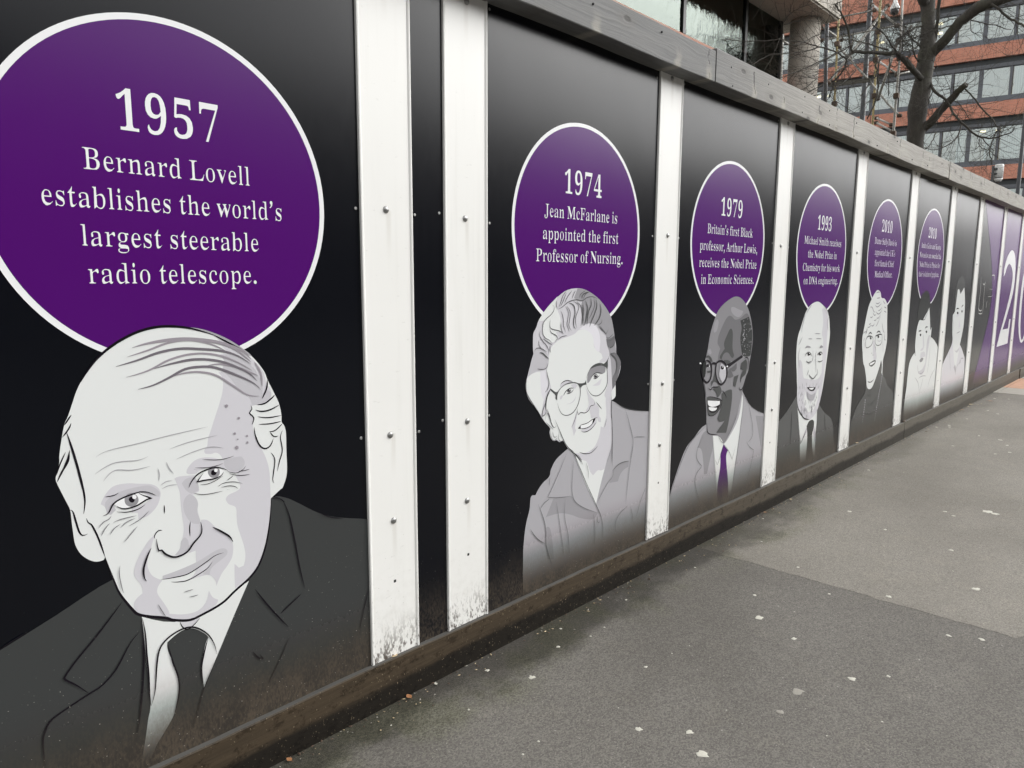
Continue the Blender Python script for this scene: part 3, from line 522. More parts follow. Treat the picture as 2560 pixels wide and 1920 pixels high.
 4: """
86|0|-9 333 -7 352 129 406 266 491 311 387 620 363 641 394 747 322 870 267 928 202 956 109 1006 -10 458 -10 -9 -10
W|0|292 413 344 358 462 310 553 318 614 364 627 287 621 162 647 4 389 -7 363 170 325 289
190|0|458 265 473 234 373 166 416 215
190|0|584 260 632 160 628 118 571 212
56|0|471 284 494 297 546 300 580 281 576 240 558 193 577 105 621 0 470 -5 481 122 478 205 456 270
W|0|270 512 252 607 227 716 222 805 235 864 264 905 289 946 329 1002 387 1039 457 1059 523 1062 594 1042 669 1007 717 964 746 887 756 830 744 754 723 640 701 534 672 468 700 530 671 441 621 355 553 318 493 306 419 324 342 375 295 424 271 494 264 573
203|0|589 1017 628 1016 683 988 707 908 707 794 720 717 699 603 692 527 656 561 652 646 646 737 643 813 616 856 623 930
200|0|254 678 284 712 325 680 356 597 413 581 510 564 606 566 659 607 692 585 672 468 700 530 671 441 621 355 553 318 493 306 419 324 342 375 295 424 271 494 269 573
W|0|400 508 422 465 484 430 546 426 590 479 619 497 611 415 536 358 452 368 381 442
160|4.3605|515 545 521 534 515 522
160|5.54473|406 351 406 340 402 329
175|5.73422|450 349 454 338 437 328
150|3.9998|357 467 355 457 350 446
150|4.07494|398 433 396 424 405 410
160|5.22048|443 346 443 336 444 323
160|4.47009|323 493 318 483 313 472
225|5.66933|486 346 477 337 484 324
150|4.96009|421 429 419 420 411 408
150|3.83229|590 540 584 531 582 519
175|4.0329|381 540 373 531 391 517
160|4.4152|408 400 411 390 413 377
225|5.18789|404 355 401 346 409 332
160|4.85274|353 543 353 533 356 520
225|3.20064|493 351 487 342 488 329
175|3.13176|461 336 455 327 452 315
225|5.33779|500 422 491 413 487 402
225|3.71099|308 491 314 480 313 469
150|3.15137|371 393 363 384 363 372
225|4.92148|312 494 317 483 310 472
175|4.20707|537 354 531 345 536 332
225|5.9555|322 462 326 451 310 441
175|4.07284|311 547 312 537 308 526
160|4.34713|335 462 342 451 330 441
160|5.33972|401 384 394 374 399 362
150|4.28595|466 538 462 529 454 517
160|5.11081|367 445 366 436 360 424
160|4.13959|530 374 523 365 538 350
225|4.72419|344 404 347 394 351 381
160|5.43623|559 404 562 394 551 382
160|4.49316|332 494 329 485 322 474
160|3.39035|302 512 294 503 289 491
175|3.60356|479 344 478 334 467 323
175|4.59094|342 499 345 489 330 478
150|4.28837|524 523 528 513 521 501
175|4.78805|302 546 303 536 314 523
150|3.00325|567 535 570 524 558 513
225|3.83113|416 362 414 352 407 341
225|4.09995|472 522 476 511 480 498
160|3.42916|515 373 517 363 512 351
160|5.26083|451 376 445 367 448 354
225|4.6013|587 491 587 480 585 468
160|4.86283|351 559 345 550 353 537
160|4.50356|359 392 360 381 359 370
150|5.77167|493 438 500 427 501 415
175|4.78067|486 404 490 393 481 382
225|5.32121|449 412 445 402 435 391
150|3.8238|538 417 535 408 550 393
160|5.69146|348 416 350 406 360 392
175|3.3632|526 400 526 390 514 379
150|4.585|587 456 586 446 596 433
225|5.06636|511 516 508 506 499 495
225|3.88157|500 435 495 426 487 415
160|4.89842|513 376 519 365 502 355
160|4.91979|390 399 391 388 394 376
175|5.7142|412 447 410 438 412 425
225|3.34679|378 508 372 499 364 488
175|3.30694|467 437 465 427 461 416
160|5.5039|416 391 408 382 414 369
150|3.68721|435 348 438 338 447 324
150|5.01707|527 398 533 387 511 378
225|5.2742|398 550 399 540 386 529
175|5.8707|519 390 523 379 531 366
160|3.58648|564 411 562 401 574 387
160|4.398|344 507 340 497 357 483
225|4.1432|639 551 632 542 623 530
225|5.99718|571 442 562 433 580 418
225|4.49628|382 403 379 394 375 382
160|5.54404|514 400 510 390 509 378
150|5.16008|313 465 320 455 306 444
150|5.53151|618 519 617 509 608 498
150|3.01537|409 376 406 366 418 352
160|5.87031|419 395 411 386 420 373
175|3.03659|382 376 377 367 390 353
150|4.17815|573 435 574 425 560 414
160|5.16979|436 390 431 381 433 368
150|5.99715|516 372 523 361 513 350
175|5.50262|535 383 531 373 525 361
150|4.40951|410 557 408 547 403 535
165|0|421 501 476 475 518 469 569 477 545 435 504 431 450 446
K|0|418 527 564 512 545 494 504 493 462 503
V|0|454 518 537 511 513 502 471 507
100|7|437 608 468 587 508 572 545 583 571 600
150|4|536 756 529 712 543 655 550 609
150|4|401 600 417 617 432 638
150|4|478 760 485 715 479 693 435 678 377 698
150|4|325 998 302 949 282 904 286 876
150|4|298 854 268 823 244 804
150|4|717 964 693 927 713 870
150|4|490 862 538 860 587 856
150|4|392 834 424 833 457 830
150|4|514 828 562 827 612 822
150|4|566 634 580 603 564 585
150|4|413 1046 363 1015 339 994
150|4|615 1034 681 999 707 965
150|4|273 791 255 732 284 658
150|0|351 775 371 792 427 785 438 775 382 781
150|0|583 764 609 781 651 767 622 763
K|0|437 736 435 731 428 728 418 728 407 730 399 734 396 739 398 743 405 746 415 747 425 745 433 741
K|0|623 723 621 718 613 716 603 715 592 717 583 721 579 726 581 730 589 733 600 733 611 731 619 727
V|0|430 740 429 739 427 738 424 738 420 739 418 740 417 741 417 742 419 743 423 743 426 743 429 742
V|0|615 727 615 726 612 725 609 725 605 726 603 727 601 728 602 730 604 730 608 731 611 730 614 729
90|5|354 725 378 745 424 747 466 720
90|5|552 718 578 734 617 736 650 718
90|5|377 698 416 684 461 691
90|5|567 683 608 674 656 680
K|6|341 383 398 331 492 310
45|4|203 408 208 306 208 175
45|4|747 317 771 246 794 178
45|4|292 413 325 289 368 169 416 210 468 268
45|4|614 364 625 266 623 182
45|4|618 246 621 162 636 74
""",
 5: """
76|0|31 126 54 184 120 258 193 307 291 354 315 389 304 465 439 367 611 522 629 590 689 481 770 429 841 368 955 316 1012 263 1057 -7 551 -10 2 -10
W|0|206 641 168 727 160 784 171 824 202 909 228 975 265 1031 343 1093 398 1123 439 1128 497 1108 528 1070 595 1064 658 1033 685 991 713 855 740 746 724 675 695 605 710 645 678 582 682 538 684 472 664 483 661 540 629 590 607 540 524 444 459 390 397 384 342 407 317 464 259 561 221 597 184 681
199|0|401 747 441 755 467 691 513 632 510 597 456 602 421 660
80|0|346 583 388 590 450 600 502 596 494 575 434 555 383 559 355 572
V|0|366 579 415 585 484 589 474 579 431 571 387 568
80|7|286 801 324 816 368 804
80|7|472 806 518 817 570 804
80|7|242 773 288 791 383 783
80|7|456 782 551 792 602 783
80|7|254 853 240 827 224 808
90|4|238 767 279 788 351 788 396 772 397 744 366 718 297 706 250 715 238 767
90|4|449 769 456 786 539 794 602 785 614 735 581 712 516 709 464 726 449 769
90|4|396 772 449 770
90|4|444 721 479 683 473 663
60|0|364 773 362 769 356 766 345 765 335 767 326 771 322 776 324 780 331 783 341 784 352 782 360 778
60|0|544 774 542 769 535 766 525 765 513 767 504 771 500 776 502 781 509 784 520 785 531 783 540 779
80|0|404 657 403 656 400 655 396 655 392 656 388 657 387 658 388 660 391 661 395 661 399 660 402 659
80|0|434 641 433 640 430 639 426 639 422 640 418 641 417 642 418 644 420 645 425 645 429 644 432 643
K|5|345 449 397 437 448 439 490 452
150|5|416 1068 453 1069 495 1071
150|5|398 1035 452 1027 502 1041
150|5|391 1021 447 1003 538 1029
150|5|465 973 517 981 555 1001
150|5|413 970 481 949 542 966 563 993
150|5|282 1003 323 1003 371 971 403 967
150|5|352 965 388 943 429 947
150|5|297 936 319 927 358 937
150|5|445 921 488 919 516 939
150|5|386 906 418 903 447 914
150|5|332 870 375 864 407 881
150|5|253 860 294 858 331 874
150|5|439 856 477 878 492 902
150|5|392 1106 443 1114 476 1109
150|5|566 1049 591 1035 627 1023
150|5|600 1000 634 995 664 988
150|5|607 968 630 964 666 956
150|5|585 878 620 823 660 797
150|5|661 793 671 750 707 740
150|5|173 817 201 826 240 827
150|5|278 883 299 879 328 888
185|4|185 760 202 776 220 781
185|4|216 707 219 741 238 747
185|4|631 734 655 679 652 644
185|4|507 748 553 739 594 747
185|4|399 847 416 819
185|4|513 950 528 932 487 881
48|6|361 346 408 334 458 337
48|6|383 275 451 256 536 278 599 293
48|6|361 205 442 182 543 190
48|6|779 46 835 48 860 62
48|6|503 82 544 72 583 73
190|10|325 314 324 310 323 306
190|10|321 296 321 292 320 288
190|10|318 278 318 274 317 270
190|10|315 260 314 256 314 252
190|10|312 242 311 238 310 234
190|10|308 224 308 220 307 216
190|10|305 206 305 202 304 198
190|10|302 188 301 184 301 180
190|10|299 170 298 166 297 162
190|10|295 152 295 148 294 144
190|10|683 473 681 469 680 465
190|10|678 456 677 452 676 448
190|10|673 439 672 435 671 432
190|10|668 423 667 419 666 415
190|10|663 406 662 402 661 398
190|10|658 389 657 385 656 382
190|10|653 373 652 369 651 365
190|10|648 356 647 352 646 348
190|10|644 339 643 335 641 332
190|10|639 323 638 319 636 315
190|10|634 306 633 302 632 298
190|10|629 289 628 286 627 282
190|10|624 273 623 269 622 265
190|10|619 256 618 252 617 249
190|10|614 239 613 236 612 232
190|10|610 223 608 219 607 215
190|10|605 206 604 203 602 199
190|10|600 190 599 186 598 182
190|10|595 173 594 169 593 166
190|10|590 156 589 153 588 149
190|10|585 140 584 136 583 132
190|10|580 123 579 120 578 116
""",
 6: """
40|0|304 646 308 773 282 908 294 963 336 1057 421 1103 519 1116 603 1085 662 1011 711 936 779 818 785 751 782 617
W|0|94 -10 109 185 130 302 155 498 294 583 439 475 731 678 823 682 986 621 1065 572 1047 -10
W|0|283 671 294 774 353 859 466 863 564 924 641 963 686 871 738 753 774 785 770 701 733 578 693 413 558 366 429 411 356 514 306 590
195|0|652 641 692 705 739 711 709 554 665 407 559 362 445 405 573 415 661 466
199|0|521 731 581 629 549 590 463 588 474 599 541 615 505 715
199|0|482 570 599 570 643 525 555 524 468 522
50|8|356 755 381 766 444 765
50|8|550 778 590 793 645 790
60|0|452 728 450 723 442 719 429 718 416 721 405 725 400 731 401 737 410 740 422 741 436 739 447 734
60|0|637 748 635 742 626 738 613 738 599 740 588 745 582 751 584 756 593 760 606 761 620 759 631 754
125|0|459 502 526 522 589 509 551 487 494 483
150|5|359 360 425 329 496 281 557 174
150|5|479 340 592 350 731 338
150|5|559 216 599 279 627 335
150|5|280 584 305 566 337 552
150|5|412 469 444 409 482 377
150|5|481 381 569 378 652 399
150|5|782 617 773 448 743 349
150|5|1015 385 879 311 813 223
40|5|380 864 510 861 547 884 594 923
40|5|466 863 539 909 644 955
40|5|774 785 783 709 765 668
""",
 7: """
66|0|388 784 305 860 297 932 284 1067 329 1192 405 1237 513 1252 626 1211 674 1137 706 1016 562 926
206|0|-10 307 -10 357 85 430 320 568 333 654 433 561 535 489 639 520 672 556 865 448 963 353 995 -10 -10 -10
W|0|265 870 344 904 355 994 376 1116 431 1120 505 1074 634 1139 714 1016 747 902 754 732 672 556 646 501 644 454 579 321 482 409 388 564 307 706
190|0|428 525 532 499 645 525 646 501 558 478
210|0|402 866 499 891 528 862 441 842
210|0|566 815 622 738 559 731 548 759
50|9|381 923 427 931 492 928
50|9|596 936 629 952 673 959
70|0|489 884 487 878 476 874 460 872 442 875 428 880 421 886 423 893 434 897 450 898 468 896 482 891
70|0|659 895 657 889 649 885 636 884 621 886 609 891 604 897 605 903 613 907 626 908 641 906 653 902
150|6|483 679 557 685 632 692
150|6|266 517 332 383 388 300
150|6|557 328 587 278 610 238
150|6|764 397 822 402 886 393
150|6|562 722 599 727
150|6|265 870 306 788 322 705
150|6|698 364 633 331 604 305
170|0|491 333 546 357 612 304 594 258
180|0|727 390 784 395 779 357 705 344
""",
 9: """
P|0|16 2097 310 1791 583 1501 734 1298 833 1061 798 796 574 474 254 66 1084 -10 1084 2126
T|9|188 1248 228 1105 208 979 223 853
T|9|428 1205 414 1103 440 846
T|9|233 855 323 847 421 849
T|9|195 916 278 883 393 886
T|9|310 1180 386 1167 431 1199
T|9|612 1225 615 1167
T|9|860 1273 892 1247 898 1207
T|9|735 1269 814 1275 894 1270
T|9|618 985 593 946 602 900
T|9|787 956 780 942
T|9|196 967 236 928
T|4|846 1167 839 1114 651 1115
T|4|897 1060 845 1034 628 1030
T|4|327 837 361 771
T|4|658 1167 651 1115
T|4|466 987 441 911
""",
 10: """
V|0|174 1264 160 1360 273 1487 384 1553 529 1588 696 1562 832 1458 913 1255 876 1063 706 860 435 608 786 607 800 725 891 729 849 412 159 408 310 599 553 864 704 1079 749 1254 652 1361 470 1419 327 1384 252 1306
""",
}
GUM = [[2.645,-0.598,0.0204],[2.573,-0.767,0.0123],[2.012,-0.476,0.0081],[1.7,-0.657,0.0118],[1.791,-0.773,0.0124],[1.727,-0.851,0.0198],[2.435,-1.02,0.0134],[2.537,-1.105,0.0079],[2.232,-0.917,0.0229],[2.081,-0.926,0.0131],[1.687,-0.234,0.0126],[1.908,-0.166,0.0102],[3.061,-1.279,0.0132],[3.213,-0.91,0.0149],[3.565,-1.163,0.0184],[3.26,-0.502,0.0098],[2.83,-0.489,0.011],[3.066,-0.716,0.007],[4.111,-0.634,0.0114],[4.016,-0.969,0.0129],[4.863,-0.97,0.0342],[4.846,-1.007,0.0244],[4.635,-0.844,0.0121],[4.301,-0.382,0.0123],[4.691,-0.788,0.0123],[3.819,-0.077,0.0079],[7.227,-0.624,0.014],[6.682,-0.392,0.0096],[6.742,-0.776,0.013],[6.597,-0.705,0.011],[7.301,-0.46,0.0103],[7.598,-0.168,0.0154],[3.464,-0.229,0.006],[2.407,-0.12,0.0059],[2.921,-0.153,0.0055],[2.146,-0.2,0.0045],[2.053,-0.204,0.0053],[2.02,-0.084,0.0063],[2.247,-1.172,0.0043],[2.731,-1.151,0.0033],[7.033,-0.713,0.0116],[5.848,-0.225,0.0053],[4.269,-0.218,0.0056],[3.005,-1.181,0.0115],[1.971,-0.8,0.0029],[1.746,-0.549,0.0029],[2.059,-1.075,0.0028],[1.447,-0.478,0.0047],[1.373,-0.484,0.0039],[3.718,-1.041,0.0043],[2.798,-0.608,0.0034],[2.792,-0.678,0.0033],[2.155,-0.493,0.0034],[2.248,-0.511,0.003],[1.613,-0.094,0.0088],[1.412,-0.217,0.0043],[1.195,-0.106,0.0035],[5.375,-0.153,0.0122],[5.488,-0.349,0.0047],[4.296,-0.385,0.0125],[6.686,-0.397,0.0094],[7.297,-0.463,0.0109],[7.225,-0.632,0.0163],[7.02,-0.712,0.0118],[7.649,-0.152,0.0153],[7.516,-0.186,0.0132],[8.136,-0.2,0.0141],[8.678,-0.365,0.0176],[8.83,-0.25,0.014],[7.461,-0.094,0.0133],[9.837,-0.134,0.0167],[9.897,-0.261,0.0133]]
LEAVES = [[9.541,-0.118],[9.138,-0.05],[8.652,-0.031],[8.936,-0.033],[4.29,-0.023],[3.935,-0.01],[1.32,-0.011],[0.9,-0.019],[1.428,-0.018]]
TREE = [
 ('trunk',"16465,2440,-1246,251.4 16740,2668,1243,217.9 16984,2842,3317,184.4 17083,2897,4085,163.4 17141,2912,4445,176 17204,2933,4865,184.4 17308,2908,5274,171.8 17386,2909,5671,159.2 17439,2903,5911,167.6 17498,2928,6331,138.3 17535,2964,6691,129.9 17556,3002,6979,142.5 17558,3030,7123,150.8"),
 ('limb',"17543,3016,6979,100.6 17383,3043,7011,108.2 17248,3060,7114,99.2 17112,3092,7286,82.1"),
 ('limb',"17568,2989,6979,83.8 17809,2998,7183,76.2 18084,3003,7536,59.8"),
 ('limb',"17460,2881,5911,125.7 17415,2746,5976,108 17372,2617,6075,102.9 17366,2462,6242,97.9 17342,2327,6405,101 17342,2154,6518,108.1 17331,1992,6617,119 17374,1762,6668,117.9 17413,1534,6706,101.2 17608,1155,6810,77.1"),
 ('limb',"17276,2705,6954,36.7 17373,2736,6653,32.9 17475,2772,6405,33.2 17576,2817,6187,29.3"),
 ('limb',"17330,2905,5370,67 17093,2925,5419,58 16836,2972,5501,57.4 16566,3037,5604,56.7 16297,3097,5691,56.1 16041,3126,5690,43.6 15698,3233,5626,35.2 15363,3339,5596,31 15029,3440,5554,30.6 14767,3466,5506,30.2 14521,3458,5379,26.1 14313,3416,5275,25.8"),
 ('limb',"17203,2829,4361,100.6 17157,2725,4433,91.5 17106,2621,4479,82.5 17101,2497,4665,77.8 17089,2368,4790,73.1 17066,2250,4912,68.5 17023,2146,4998,60 16994,2028,5088,55.5"),
 ('branch',"17413,2833,5443,37.7 17292,2750,5301,29.1 17176,2655,5125,33 17104,2522,4988,28.6 17033,2393,4874,24.3 16955,2245,4636,24.1 16885,2090,4402,23.9 16823,1946,4261,23.7 16763,1792,4089,19.6 16724,1632,3986,19.4 16729,1440,3951,15.4 16713,1280,3971,11.4 16681,1140,4001,11.3 16569,1092,4072,7.5"),
 ('branch',"16968,2035,4990,15.9 16936,1886,4817,15.8 16886,1754,4635,15.6 16836,1625,4466,13.6 16801,1481,4300,11.6 16718,1388,4135,11.5 16638,1298,4005,7.6"),
 ('branch',"16704,1389,4069,11.5 16604,1406,3929,11.4 16502,1421,3769,11.4 16419,1425,3652,11.4 16381,1379,3515,11.3 16332,1347,3400,9.4"),
 ('branch',"16723,1995,4264,15.8 16567,1995,4066,15.7 16420,2005,3959,13.6 16251,2038,3854,11.6 16047,2113,3771,11.5 15838,2197,3700,7.6 15608,2319,3717,5.7"),
 ('branch',"17059,2518,4252,12.3 16878,2495,4109,12.2 16673,2498,3968,10.1 16482,2496,3875,8 16294,2496,3806,5.9"),
 ('branch',"17220,2677,5125,12.4 17166,2707,4995,12.4 17119,2727,4852,10.3 17107,2732,4817,8.3"),
 ('branch',"16887,2376,4812,12.1 16845,2400,4720,10.1 16776,2430,4512,10.1 16750,2428,4374,8"),
 ('branch',"16740,2179,4535,9.9 16587,2173,4432,7.9 16371,2231,4330,5.9"),
 ('branch',"16612,1608,3957,11.6 16623,1526,3851,9.6 16635,1444,3757,7.7 16628,1391,3696,5.7"),
 ('branch',"16587,1630,3935,9.6 16506,1612,3793,7.7 16543,1479,3690,5.7"),
 ('branch',"16566,1625,3802,7.7 16445,1662,3726,5.8 16250,1780,3662,3.8"),
 ('branch',"16550,2122,4712,7.8 16607,2051,4656,7.8 16678,1946,4511,7.8 16724,1864,4343,5.9"),
 ('branch',"17247,1780,6586,27.4 17239,1644,6455,23.3 17221,1515,6304,23.2 17226,1366,6176,23.1 17204,1253,6081,22.9 17194,1108,5901,19"),
 ('branch',"17162,2115,6355,11.9 17178,1935,6274,11.8 17169,1781,6194,9.8 17182,1606,6125,9.7 17130,1496,6035,7.7 17089,1383,5989,5.7"),
 ('branch',"17176,2097,6343,7.9 17086,2054,6150,7.9 17029,1995,6048,5.9 17075,1847,6036,3.9"),
 ('branch',"17166,1842,6473,9.8 17191,1663,6442,7.8 17261,1438,6422,5.8"),
 ('branch',"17332,2402,6486,12.2 17164,2494,6433,12.1 16983,2588,6322,8"),
 ('branch',"17296,2416,6370,12.2 17048,2557,6264,12.1 16870,2636,6217,12 16641,2759,6125,12 16462,2831,6033,11.9 16284,2903,5953,9.9 16064,2996,5761,7.9"),
 ('branch',"17429,3038,6510,25.1 17054,3042,6398,20.6 16685,3030,6239,20.3 16302,3032,6072,15.9 15889,3062,5896,11.7"),
 ('branch',"17361,3022,6090,16.8 16918,2993,6063,16.4 16472,2971,6055,12 16048,2932,6076,11.7"),
 ('branch',"17297,3027,5790,20.9 16882,2973,5781,16.4 16486,2919,5872,12 16109,2850,5986,7.8"),
 ('branch',"17374,3018,6138,12.6 17052,3033,5989,12.4 16756,3020,5842,12.2 16466,2992,5651,8"),
 ('branch',"14519,3378,5428,22.3 14455,3401,5485,20.4 14419,3422,5663,18.5 14372,3446,5809,18.4 14314,3475,5922,18.4 14249,3510,6024,18.3 14175,3552,6114,16.4 14093,3599,6194,14.6 14019,3640,6283,14.5"),
 ('branch',"14313,3416,5275,18.4 14136,3432,5280,14.6 13943,3468,5305,14.5 13724,3532,5329,14.4 13490,3608,5332,12.4 13253,3690,5354,10.6 13001,3782,5345,8.7 12659,3969,5342,8.6 12382,4076,5283,6.9 12032,4262,5230,6.8 11766,4367,5213,6.7 11544,4421,5174,5 11332,4459,5111,3.3"),
 ('branch',"14313,3416,5275,18.4 14287,3412,5127,18.4 14215,3461,5000,16.6 14127,3524,4862,16.6 14078,3550,4735,14.7 14022,3570,4545,14.7"),
 ('branch',"14490,3315,5687,11.1 14273,3312,5516,10.9 14022,3347,5357,12.6 13763,3400,5242,12.5 13513,3442,5118,12.4 13266,3484,5016,10.5 12963,3577,4875,10.4 12679,3656,4756,8.6 12398,3731,4639,6.8 12084,3835,4495,5"),
 ('branch',"13809,3683,5429,10.9 13448,3743,5302,10.7 13057,3836,5186,8.8 12709,3891,5102,6.9 12323,3984,5010,6.8 12004,3997,4868,6.7 11688,4004,4714,4.9"),
 ('branch',"12690,3968,5380,6.9 12493,3937,5175,6.9 12269,3922,4910,5.1 12028,3932,4682,5"),
 ('branch',"13913,3712,6095,9.1 14045,3592,6179,9.1 14145,3499,6242,7.3 14224,3429,6305,7.3"),
 ('branch',"13825,3714,5658,9.1 13327,3705,5451,8.8 12895,3635,5280,6.9 12414,3618,5120,5"),
 ('branch',"14333,3368,5148,11.1 14130,3415,5055,11 13909,3470,4910,10.9 13721,3496,4788,9 13489,3564,4647,8.9 13230,3660,4507,7.1"),
 ('branch',"14641,3337,5144,11.2 14346,3349,4944,9.2 14050,3369,4779,9.1 13705,3438,4606,7.2 13296,3580,4458,7.1"),
 ('branch',"13793,3592,4910,7.3 13545,3636,4809,7.2 13277,3685,4628,7.1 13049,3712,4546,5.3"),
 ('branch',"13738,3656,4940,7.3 13400,3695,4831,5.4 13046,3753,4733,5.3"),
 ('branch',"15876,3025,5649,19.6 15642,3068,5734,15.5 15433,3086,5827,15.3 15201,3125,5895,13.2 14931,3199,5949,11.2"),
 ('branch',"15538,3082,5629,15.4 15248,3150,5621,15.2 14948,3233,5633,13.2 14663,3295,5622,11.2 14358,3377,5599,11 14054,3452,5555,9.1"),
 ('branch',"15393,3189,5408,15.4 15271,3207,5301,15.4 15217,3151,5185,15.3 15099,3156,5036,13.3 14961,3187,4910,11.4 14759,3261,4668,11.3"),
 ('branch',"15393,3189,5408,15.4 15295,3160,5128,15.4 15225,3112,4895,15.3 15124,3096,4663,15.3 14910,3168,4277,15.2"),
 ('branch',"16593,2994,6308,24.1 16354,2995,6163,19.9 16105,2998,5975,15.8 15827,3032,5790,13.6 15580,3029,5585,11.6"),
 ('branch',"15545,3042,5475,11.6 15518,3030,5276,9.6 15493,3021,5110,9.6 15449,2993,4747,7.7"),
 ('branch',"12765,3946,5648,6.9 12815,3911,5737,6.9 12893,3848,5827,6.9 13020,3734,5917,6.9 13121,3636,5957,5.2 13252,3513,6027,5.2"),
 ('branch',"12760,3941,5598,6.9 12904,3802,5658,6.9 13048,3663,5719,5.2 13164,3552,5769,4.2"),
]
SCAFFOLD = [
 "18419,5123,7450,26.1 18319,5090,6791,26.1 18131,4995,5381,26.1 17940,4884,3877,26.1 17447,4659,303,26.1",
 "19190,4471,8206,30.9 19023,4411,7077,30.9 18917,4386,6419,28.5 18806,4327,5573,28.5 18681,4283,4726,28.5 18136,3937,307,28.5",
 "18155,3678,7624,24.3 17946,3581,6095,24.3 17813,3548,5264,28.7 17681,3514,4434,28.7 17160,3217,370,28.7",
 "17884,5326,7135,28.2 19045,5269,7089,29.5",
 "18556,5132,6776,26.4 18518,4406,5909,25.8 18349,3854,5219,25.2 18044,3519,4883,24.6",
 "17737,3572,6410,30.5 17547,3827,5263,30.9 17743,3912,5253,31.3",
 "19576,4423,7809,33.8 18864,4741,6920,33.5 18163,5052,6048,33.2 17873,5065,5825,32.8",
 "18285,5450,6939,21.6 18487,4662,6983,21.1 18668,3894,7019,20.6",
 "18668,5165,7505,19.2 19007,4534,7584,21.4",
 "20099,4960,8104,27.7 19134,4389,7530,28.5 18211,3755,6864,26.8",
 "19408,4476,6510,24.3 18104,3647,5801,22.3",
 "18102,3646,5788,22.3 19252,3676,6101,23.5 20514,3584,6394,24.6",
 "19007,4311,5101,24 17900,3628,4679,22.3",
 "18885,4264,4965,23.9 17792,3559,4507,22.2",
 "18221,6443,7165,22.4 18581,6342,7089,22.6",
 "18490,6505,7415,25.1 18335,6420,6220,25.1 18099,6255,4229,25.1",
]
SCAF_BOARD = "18080,5141,5826,47.5 18343,4282,5839,46.4"
STEEL_POST = "16293,4580,6785,42.5 16093,4440,5104,42.5 15735,4188,2077,42.5 15427,3988,-445,42.5"
# ------------------------------------------------------------------ object helpers
def thing(name, label, cat, loc=(0, 0, 0), rotz=0.0, group=None):
    o = bpy.data.objects.new(name, None)
    o.empty_display_size = 0.2
    col.objects.link(o)
    o.location = loc
    o.rotation_euler = (0, 0, rotz)
    o['label'] = label
    o['category'] = cat
    if group:
        o['group'] = group
    return o

def tag(o, label, cat, group=None):
    o['label'] = label
    o['category'] = cat
    if group:
        o['group'] = group
    return o

class MB:
    """collects faces; build() links them as one mesh object"""
    def __init__(s):
        s.v, s.f, s.m, s.sm = [], [], [], []
    def face(s, pts, m=0, sm=False):
        b = len(s.v)
        s.v.extend([tuple(p) for p in pts])
        s.f.append(tuple(range(b, b + len(pts))))
        s.m.append(m); s.sm.append(sm)
    def box(s, a, b, m=0):
        x0, y0, z0 = a; x1, y1, z1 = b
        c = len(s.v)
        s.v.extend([(x0, y0, z0), (x1, y0, z0), (x1, y1, z0), (x0, y1, z0), (x0, y0, z1), (x1, y0, z1), (x1, y1, z1), (x0, y1, z1)])
        for q in ((0, 3, 2, 1), (4, 5, 6, 7), (0, 1, 5, 4), (1, 2, 6, 5), (2, 3, 7, 6), (3, 0, 4, 7)):
            s.f.append(tuple(c + i for i in q)); s.m.append(m); s.sm.append(False)
    def tube(s, pts, radii, n=8, m=0, caps=True):
        P = [Vector(p) for p in pts]
        k = len(P)
        t0 = (P[1] - P[0]).normalized()
        ref = Vector((0, 0, 1)) if abs(t0.z) < 0.9 else Vector((1, 0, 0))
        u = t0.cross(ref).normalized()
        base = len(s.v)
        for i in range(k):
            t = (P[min(i + 1, k - 1)] - P[max(i - 1, 0)]).normalized()
            u = (u - t * u.dot(t))
            u = u.normalized() if u.length > 1e-6 else t.orthogonal().normalized()
            w = t.cross(u)
            r = radii[i] if hasattr(radii, '__len__') else radii
            for j in range(n):
                a = 2 * PI * j / n
                s.v.append(tuple(P[i] + u * (r * math.cos(a)) + w * (r * math.sin(a))))
        for i in range(k - 1):
            for j in range(n):
                a = base + i * n + j; b = base + i * n + (j + 1) % n
                s.f.append((a, b, b + n, a + n)); s.m.append(m); s.sm.append(True)
        if caps:
            s.f.append(tuple(base + j for j in reversed(range(n)))); s.m.append(m); s.sm.append(False)
            e = base + (k - 1) * n
            s.f.append(tuple(e + j for j in range(n))); s.m.append(m); s.sm.append(False)
    def lathe(s, c, prof, n=16, m=0, axis='z'):
        base = len(s.v)
        for r, h in prof:
            for j in range(n):
                a = 2 * PI * j / n
                if axis == 'z':
                    s.v.append((c[0] + r * math.cos(a), c[1] + r * math.sin(a), c[2] + h))
                else:       # axis -y
                    s.v.append((c[0] + r * math.cos(a), c[1] - h, c[2] + r * math.sin(a)))
        for i in range(len(prof) - 1):
            for j in range(n):
                a = base + i * n + j; b = base + i * n + (j + 1) % n
                s.f.append((a, b, b + n, a + n)); s.m.append(m); s.sm.append(True)
        e = base + (len(prof) - 1) * n
        s.f.append(tuple(e + j for j in range(n))); s.m.append(m); s.sm.append(False)
        s.f.append(tuple(base + j for j in reversed(range(n)))); s.m.append(m); s.sm.append(False)
    def build(s, name, mats, parent=None, loc=None):
        me = bpy.data.meshes.new(name)
        me.from_pydata(s.v, [], s.f)
        if not isinstance(mats, (list, tuple)):
            mats = [mats]
        for mt in mats:
            me.materials.append(mt)
        me.polygons.foreach_set('material_index', s.m)
        me.polygons.foreach_set('use_smooth', s.sm)
        me.update()
        o = bpy.data.objects.new(name, me)
        col.objects.link(o)
        if parent:
            o.parent = parent
        if loc:
            o.location = loc
        return o

def bevel(o, w=0.002, seg=1):
    md = o.modifiers.new('bevel', 'BEVEL')
    md.width = w; md.segments = seg; md.limit_method = 'ANGLE'
    return o

